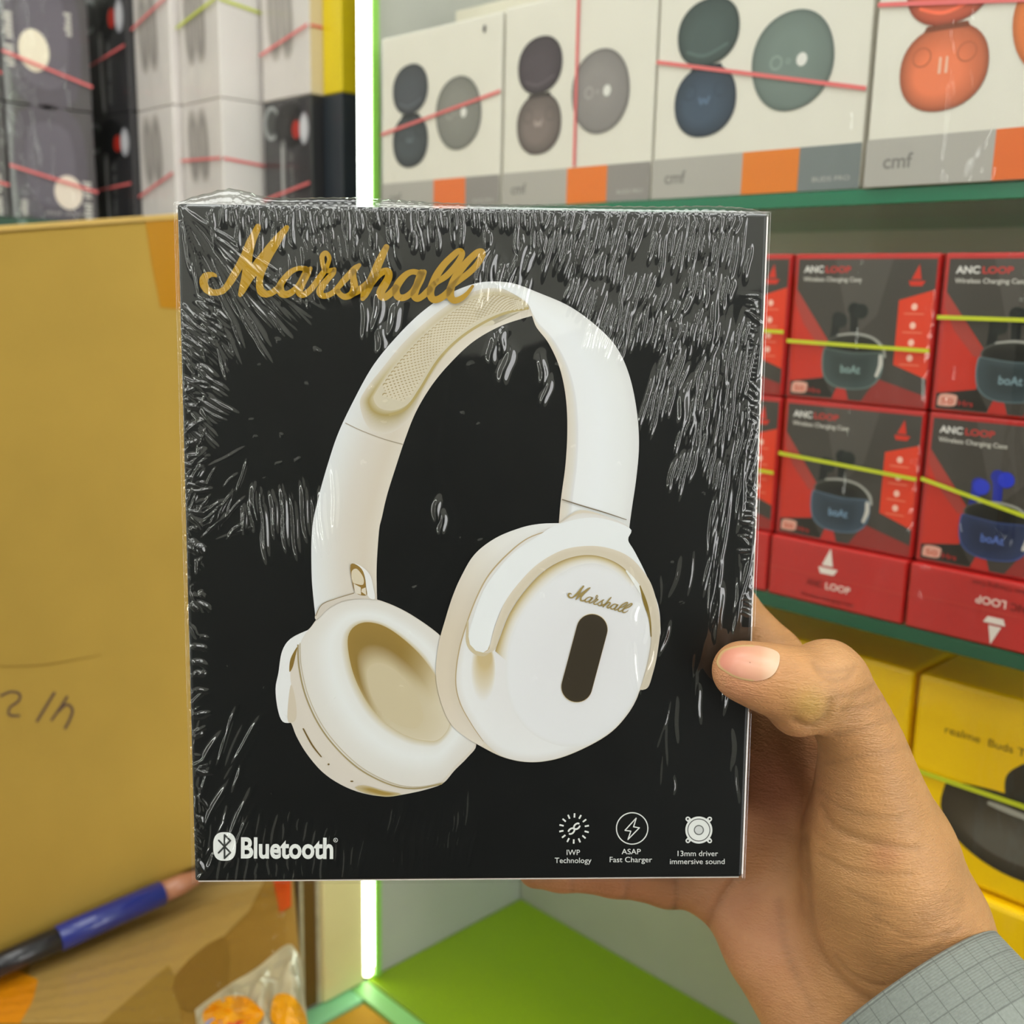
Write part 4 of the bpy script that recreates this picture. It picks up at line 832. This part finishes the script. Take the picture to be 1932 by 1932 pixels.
def cone(A, B, k, S=None):
    (a, ra), (b, rb) = A, B; m_ = max(ra, rb) + k + .012; l3 = np.minimum(a, b) - m_; h3 = np.maximum(a, b) + m_
    sl = tuple(slice(max(0, int((l3[i]-lo[i])/h_)), max(0, min(n_, int((h3[i]-lo[i])/h_)+2))) for i, n_ in enumerate((nx, ny, nz)))
    X, Y, Zz = np.meshgrid(gxs[sl[0]], gys[sl[1]], gzs[sl[2]], indexing='ij')
    ba = b - a; L2 = ba.dot(ba); t_ = np.clip(((X-a[0])*ba[0] + (Y-a[1])*ba[1] + (Zz-a[2])*ba[2]) / L2, 0, 1)
    d = np.sqrt((X-a[0]-t_*ba[0])**2 + (Y-a[1]-t_*ba[1])**2 + (Zz-a[2]-t_*ba[2])**2) - (ra + (rb-ra)*(t_*t_*(3-2*t_)))
    T = SDF if S is None else S; cur = T[sl]; hh = np.clip(k - np.abs(cur-d), 0, None) / k
    T[sl] = np.minimum(cur, d) - hh*hh*k*.25
for A_, B_ in zip(MC, WR): cone(A_, B_, .010)
for A_, B_ in ((MC[0], MC[1]), (MC[1], MC[2]), (MC[2], MC[3]), (WR[0], WR[1]), (WR[2], WR[3])): cone(A_, B_, .008)
cone(J(1470, 1790, .046, .018), J(1560, 1900, .040, .022), .012)         # heel of the palm
cone(J(1440, 1265, .056, .011), J(1470, 1430, .058, .013), .008)
cone(J(1580, 1600, .034, .011), J(1528, 1500, .050, .009), .006)         # web between thumb and palm
fw = hp(1708+59*4, 1886+81*4, -.020) - hp(1708, 1886, .016)
for A_ in WR: cone(A_, (A_[0] + fw*.7, .021), .012)
for ch in fingers:
    for A_, B_ in zip(ch[:-1], ch[1:]): cone(A_, B_, .0035)
TH = np.full((nx, ny, nz), .02, np.float32)       # the thumb is one smooth chain, blended into the palm afterwards
tp_ = cr_path([np.append(p_, r_) for p_, r_ in thumb], 5)
for A_, B_ in zip(tp_[:-1], tp_[1:]): cone((A_[:3], A_[3]), (B_[:3], B_[3]), .0006, TH)
cone(thumb[6], J(1610, 1800, .034, .02), .007); cone(thumb[7], WR[0], .012)
cone(J(1505, 1335, -.010, .0088), J(1545, 1330, -.008, .0085), .004, TH)     # fleshy pad under the joint
cone(J(1566, 1264, -.0062, .0086), J(1578, 1275, -.004, .0086), .004, TH)    # knuckle
hh_ = np.clip(.0055 - np.abs(SDF-TH), 0, None)/.0055; SDF = np.minimum(SDF, TH) - hh_*hh_*.0055*.25
def surface_nets(S):
    ins = S < 0; n0, n1_, n2_ = S.shape; off = [(i, j, k) for i in (0, 1) for j in (0, 1) for k in (0, 1)]
    cnt = sum(ins[i:n0-1+i, j:n1_-1+j, k:n2_-1+k].astype(np.int8) for i, j, k in off); act = (cnt > 0) & (cnt < 8)
    ci = np.argwhere(act); vid = np.full(act.shape, -1, np.int64); vid[act] = np.arange(len(ci)); acc = np.zeros((len(ci), 3)); num = np.zeros(len(ci))
    for e1_ in range(8):
        for ax_ in range(3):
            o1 = off[e1_]
            if o1[ax_]: continue
            o2 = list(o1); o2[ax_] = 1
            v1 = S[ci[:, 0]+o1[0], ci[:, 1]+o1[1], ci[:, 2]+o1[2]]; v2 = S[ci[:, 0]+o2[0], ci[:, 1]+o2[1], ci[:, 2]+o2[2]]
            mk = (v1 < 0) != (v2 < 0); t_ = np.where(mk, v1/(v1-v2+1e-12), 0); p = np.tile(np.array(o1, float), (len(ci), 1)); p[:, ax_] += t_
            acc[mk] += p[mk]; num[mk] += 1
    V = lo + h_*(ci + acc/num[:, None]); Fs = []
    for ax_ in range(3):
        o = [0, 0, 0]; sA = [slice(1, -1)]*3; sA[ax_] = slice(0, -1); sB = [slice(1, -1)]*3; sB[ax_] = slice(1, None)
        A_ = ins[tuple(sA)]; B_ = ins[tuple(sB)]; e = np.argwhere(A_ != B_); flip = A_[tuple(e.T)]
        e = e + np.array([0 if k == ax_ else 1 for k in range(3)]); b1, b2_ = [k for k in range(3) if k != ax_]
        def g(d1_, d2_):
            q_ = e.copy(); q_[:, b1] += d1_; q_[:, b2_] += d2_; return vid[q_[:, 0], q_[:, 1], q_[:, 2]]
        Q = np.stack([g(-1, -1), g(0, -1), g(0, 0), g(-1, 0)], 1); sgn = flip if ax_ != 1 else ~flip
        Q = np.where(sgn[:, None], Q, Q[:, ::-1]); Fs.append(Q)
    return V, np.vstack(Fs)
HV, HF = surface_nets(SDF); HF = HF[(HF >= 0).all(1)]
def vnormals(V, Fq):
    n_ = np.cross(V[Fq[:, 2]]-V[Fq[:, 0]], V[Fq[:, 3]]-V[Fq[:, 1]]); N_ = np.zeros_like(V)
    for k in range(4): np.add.at(N_, Fq[:, k], n_)
    return N_/(np.linalg.norm(N_, axis=1)[:, None]+1e-12)
for it in range(3):      # relax the net
    S_ = np.zeros_like(HV); c_ = np.zeros(len(HV))
    for k in range(4):
        np.add.at(S_, HF[:, k], HV[HF[:, (k+1) % 4]] + HV[HF[:, (k+3) % 4]]); np.add.at(c_, HF[:, k], 2)
    HV = HV*.5 + .5*S_/c_[:, None]
HN = vnormals(HV, HF)
Wd = Bbase + HV @ BR; pj = project(Wd); facing = ((CAM - Wd) * (HN @ BR)).sum(1) > 0
Hcol = np.tile(np.array([1., 1., 1., 1.]), (len(HV), 1)); red = np.zeros(len(HV)); dep = np.zeros(len(HV))
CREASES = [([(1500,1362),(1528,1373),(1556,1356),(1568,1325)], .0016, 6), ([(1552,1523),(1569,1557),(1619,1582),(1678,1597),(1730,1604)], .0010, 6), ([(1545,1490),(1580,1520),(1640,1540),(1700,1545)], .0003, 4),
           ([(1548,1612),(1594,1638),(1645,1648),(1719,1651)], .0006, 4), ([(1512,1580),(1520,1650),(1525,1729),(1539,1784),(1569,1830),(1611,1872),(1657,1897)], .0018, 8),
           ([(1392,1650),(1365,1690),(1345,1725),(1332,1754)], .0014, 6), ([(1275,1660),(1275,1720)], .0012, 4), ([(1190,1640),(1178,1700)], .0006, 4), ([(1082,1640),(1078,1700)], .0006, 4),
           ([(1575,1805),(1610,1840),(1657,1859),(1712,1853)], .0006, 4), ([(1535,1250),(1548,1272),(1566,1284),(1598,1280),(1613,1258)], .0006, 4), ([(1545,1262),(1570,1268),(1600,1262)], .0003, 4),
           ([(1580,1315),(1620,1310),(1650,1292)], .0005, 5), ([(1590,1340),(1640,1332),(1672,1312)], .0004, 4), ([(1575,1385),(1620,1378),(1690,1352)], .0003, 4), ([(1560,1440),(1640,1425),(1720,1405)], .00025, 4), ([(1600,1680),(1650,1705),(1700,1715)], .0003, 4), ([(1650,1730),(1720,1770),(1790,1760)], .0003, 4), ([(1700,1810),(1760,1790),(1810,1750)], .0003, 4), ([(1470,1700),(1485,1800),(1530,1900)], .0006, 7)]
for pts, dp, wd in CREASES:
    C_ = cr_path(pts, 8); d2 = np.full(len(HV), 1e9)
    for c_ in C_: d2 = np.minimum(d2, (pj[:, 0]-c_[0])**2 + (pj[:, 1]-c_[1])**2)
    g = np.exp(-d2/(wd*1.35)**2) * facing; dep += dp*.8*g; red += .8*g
HV = HV - HN*np.minimum(dep*.7, .0014)[:, None]
# skin tint: pink palm heel and fingertips, yellow thumb pad
def blob(x, y, r): return np.exp(-((pj[:, 0]-x)**2 + (pj[:, 1]-y)**2)/r**2)
SK = np.array([188, 137, 88.]); tint = np.tile(SK, (len(HV), 1))
for (x, y, r, c, k) in [(1400, 1760, 130, (214, 150, 116), .8), (1385, 1285, 60, (218, 150, 116), .6), (1530, 1335, 36, (186, 150, 74), .8), (1430, 1880, 120, (212, 150, 104), .6), (1650, 1600, 160, (192, 144, 92), .5), (1670, 1615, 30, (176, 116, 80), .5), (1450, 1480, 110, (178, 112, 82), .9), (1150, 1680, 180, (190, 122, 84), .7), (1580, 1255, 40, (206, 160, 114), .5)]:
    g = (blob(x, y, r)*k)[:, None]; tint = tint*(1-g) + np.array(c)*g
tint = tint*(1-.10*np.clip(red, 0, 1)[:, None]); cl = np.array([srgb(t_) for t_ in tint])  # red is a crease mask: colour goes evenly darker along the creases
sk = bpy.data.materials.new('skin'); sk.use_nodes = True; N = sk.node_tree.nodes; L = sk.node_tree.links; p = N['Principled BSDF']
at_ = N.new('ShaderNodeAttribute'); at_.attribute_name = 'Col'; tc = N.new('ShaderNodeTexCoord')
n1_ = N.new('ShaderNodeTexNoise'); n1_.inputs['Scale'].default_value = 90; n1_.inputs['Detail'].default_value = 6; L.new(tc.outputs['Object'], n1_.inputs['Vector'])
mxs = N.new('ShaderNodeMixRGB'); mxs.blend_type = 'OVERLAY'; mxs.inputs[0].default_value = .22; L.new(at_.outputs['Color'], mxs.inputs[1]); L.new(n1_.outputs['Fac'], mxs.inputs[2]); L.new(mxs.outputs[0], p.inputs['Base Color'])
p.inputs['Roughness'].default_value = .46; p.inputs['Specular IOR Level'].default_value = .4; p.inputs['Subsurface Weight'].default_value = .12; p.inputs['Subsurface Radius'].default_value = (1, .4, .2); p.inputs['Subsurface Scale'].default_value = .002
vor = N.new('ShaderNodeTexVoronoi'); vor.feature = 'DISTANCE_TO_EDGE'; vor.inputs['Scale'].default_value = 1000; mp = N.new('ShaderNodeMapping'); mp.inputs['Rotation'].default_value = (0, .5, 0); mp.inputs['Scale'].default_value = (.55, 1, 1.25)
nz_ = N.new('ShaderNodeTexNoise'); nz_.inputs['Scale'].default_value = 160; L.new(tc.outputs['Object'], nz_.inputs['Vector'])
L.new(tc.outputs['Object'], mp.inputs[0]); L.new(mp.outputs[0], vor.inputs['Vector']); ad = N.new('ShaderNodeMath'); ad.operation = 'MULTIPLY_ADD'; ad.inputs[1].default_value = 1.2; L.new(nz_.outputs['Fac'], ad.inputs[0]); L.new(vor.outputs['Distance'], ad.inputs[2])
bp = N.new('ShaderNodeBump'); bp.inputs['Strength'].default_value = .38; bp.inputs['Distance'].default_value = .0009; mp2 = N.new('ShaderNodeMapping'); mp2.inputs['Rotation'].default_value = (0, .25, 0); mp2.inputs['Scale'].default_value = (170, 300, 800); n3 = N.new('ShaderNodeTexNoise'); n3.inputs['Scale'].default_value = 1.; n3.inputs['Detail'].default_value = 3; n3.inputs['Distortion'].default_value = .5
L.new(tc.outputs['Object'], mp2.inputs[0]); L.new(mp2.outputs[0], n3.inputs['Vector']); ad2 = N.new('ShaderNodeMath'); ad2.operation = 'MULTIPLY_ADD'; ad2.inputs[1].default_value = 1.6; L.new(n3.outputs['Fac'], ad2.inputs[0]); L.new(ad.outputs[0], ad2.inputs[2]); L.new(ad2.outputs[0], bp.inputs['Height']); L.new(bp.outputs[0], p.inputs['Normal'])
per = empty('person', BM); tag(per, 'right hand in a grey sleeve holding the black headphone box', 'person')
keep = np.ones(len(HV), bool)
ho = mesh_obj('hand', HV, HF, sk, per, True, cols=cl)
# thumb nail, laid on the thumb and slightly proud of it
hbv = BVHTree.FromPolygons([Vector(v) for v in HV], [tuple(int(i) for i in f) for f in HF])
camL = to_local(CAM)
def cast(x, y):
    d = Vector(BR @ rayd(x, y)).normalized(); r_ = hbv.ray_cast(Vector(camL), d); return (np.array(r_[0]) if r_[0] else None), np.array(d), (np.array(r_[1]) if r_[0] else None)
nail = cr_path([(1353, 1244), (1366, 1226), (1402, 1217), (1440, 1220), (1467, 1230), (1471, 1246), (1463, 1268), (1446, 1281), (1420, 1285), (1390, 1279), (1369, 1268), (1355, 1257)], 5, True)
nc = np.array([1415, 1250.]); V = []; cols = []; nr = 8; nn = len(nail)
for r_ in range(nr+1):
    f = 1 - r_/nr*.98
    for q_ in nail:
        xy = nc + (q_-nc)*f; p_, d_, n_ = cast(*xy)
        if p_ is None: p_, d_, n_ = cast(*(nc + (xy-nc)*.93)); p_ = camL + d_*np.linalg.norm(p_-camL) if p_ is not None else hp(*xy, -.018)
        V.append(p_ - d_*(.0003 + .0006*(1-f**3)))
        u_ = (xy[0]-1345)/126; e = f
        c = np.array((208, 128, 108.))*(1-u_) + np.array((214, 172, 138.))*u_
        if u_ > .72: c = c*(1-min(1, (u_-.72)/.15)*.6) + np.array((220, 192, 164.))*min(1, (u_-.72)/.15)*.6
        if e > .9 and u_ < .6: c = np.array((196, 172, 112.))
        cols.append(srgb(c))
nm = print_mat('nail_plate', .36, .45, .1)
mesh_obj('thumb_nail', V, [(r_*nn+i, r_*nn+(i+1) % nn, (r_+1)*nn+(i+1) % nn, (r_+1)*nn+i) for r_ in range(nr) for i in range(nn)], nm, ho, True, cols=cols)
# sleeve with rip-stop weave
C0 = hp(1708, 1886, .016); axd = hp(1708+59*4, 1886+81*4, -.024) - C0; axd /= np.linalg.norm(axd); perp = hp(1708+81, 1886-59, .016) - C0; perp -= axd*perp.dot(axd); perp /= np.linalg.norm(perp); dpt = np.cross(axd, perp)
if dpt[1] > 0: dpt = -dpt
V = []; UVs = []; n, mrow = 72, 40
rings = [(-.0005, -.0022), (-.0012, -.0008), (-.0005, .0)] + [(x, 0.) for x in np.linspace(.002, .13, mrow-3)]
for r_, (x, dr) in enumerate(rings):
    for i in range(n+1):
        a = 2*math.pi*i/n; g = .0012*math.sin(3*a + x*60) * min(1, max(0, x)/.03); w_ = .0385 + dr + g + x*.06; d_ = .0350 + dr + g + x*.06
        V.append(C0 + axd*x + perp*(w_*math.cos(a)) + dpt*(d_*math.sin(a))); UVs.append((i/n, x))
Fs = [(r_*(n+1)+i, r_*(n+1)+i+1, (r_+1)*(n+1)+i+1, (r_+1)*(n+1)+i) for r_ in range(len(rings)-1) for i in range(n)]
so = mesh_obj('sleeve', V, Fs, None, per, True); uv = so.data.uv_layers.new(name='cloth')
for lp in so.data.loops: uv.data[lp.index].uv = (UVs[lp.vertex_index][0]*.236, UVs[lp.vertex_index][1])
cm = bpy.data.materials.new('ripstop_cloth'); cm.use_nodes = True; N = cm.node_tree.nodes; L = cm.node_tree.links; p = N['Principled BSDF']
uvn = N.new('ShaderNodeUVMap'); uvn.uv_map = 'cloth'; sp = N.new('ShaderNodeSeparateXYZ'); L.new(uvn.outputs[0], sp.inputs[0])
def math_(op, a, b=None, v=None, clamp=False):
    m_ = N.new('ShaderNodeMath'); m_.operation = op; m_.use_clamp = clamp; L.new(a, m_.inputs[0])
    if b is not None: L.new(b, m_.inputs[1])
    if v is not None: m_.inputs[1].default_value = v
    return m_.outputs[0]
def line(src, period, width):
    f = math_('FRACT', math_('DIVIDE', src, v=period)); return math_('LESS_THAN', f, v=width)
g1, g2 = line(sp.outputs[0], .0062, .06), line(sp.outputs[1], .0068, .06); grid = math_('MAXIMUM', g1, g2)
wv = math_('SINE', math_('MULTIPLY', sp.outputs[1], v=2*math.pi/.00085)); cuff = math_('LESS_THAN', sp.outputs[1], v=.021); wv2 = math_('MULTIPLY', wv, cuff)
fin = N.new('ShaderNodeTexNoise'); fin.inputs['Scale'].default_value = 900; L.new(uvn.outputs[0], fin.inputs['Vector'])
mx1 = N.new('ShaderNodeMixRGB'); mx1.inputs[1].default_value = srgb((134, 140, 133)); mx1.inputs[2].default_value = srgb((112, 117, 111)); L.new(grid, mx1.inputs[0])
mx2 = N.new('ShaderNodeMixRGB'); mx2.blend_type = 'OVERLAY'; mx2.inputs[0].default_value = .2; L.new(mx1.outputs[0], mx2.inputs[1]); L.new(fin.outputs['Fac'], mx2.inputs[2]); L.new(mx2.outputs[0], p.inputs['Base Color'])
hs = math_('ADD', math_('MULTIPLY', wv2, v=.5), math_('MULTIPLY', grid, v=-.8)); bp = N.new('ShaderNodeBump'); bp.inputs['Strength'].default_value = .6; bp.inputs['Distance'].default_value = .0005; L.new(hs, bp.inputs['Height']); L.new(bp.outputs[0], p.inputs['Normal'])
p.inputs['Roughness'].default_value = .8; p.inputs['Sheen Weight'].default_value = .1; so.data.materials.append(cm)
#@@NEXT
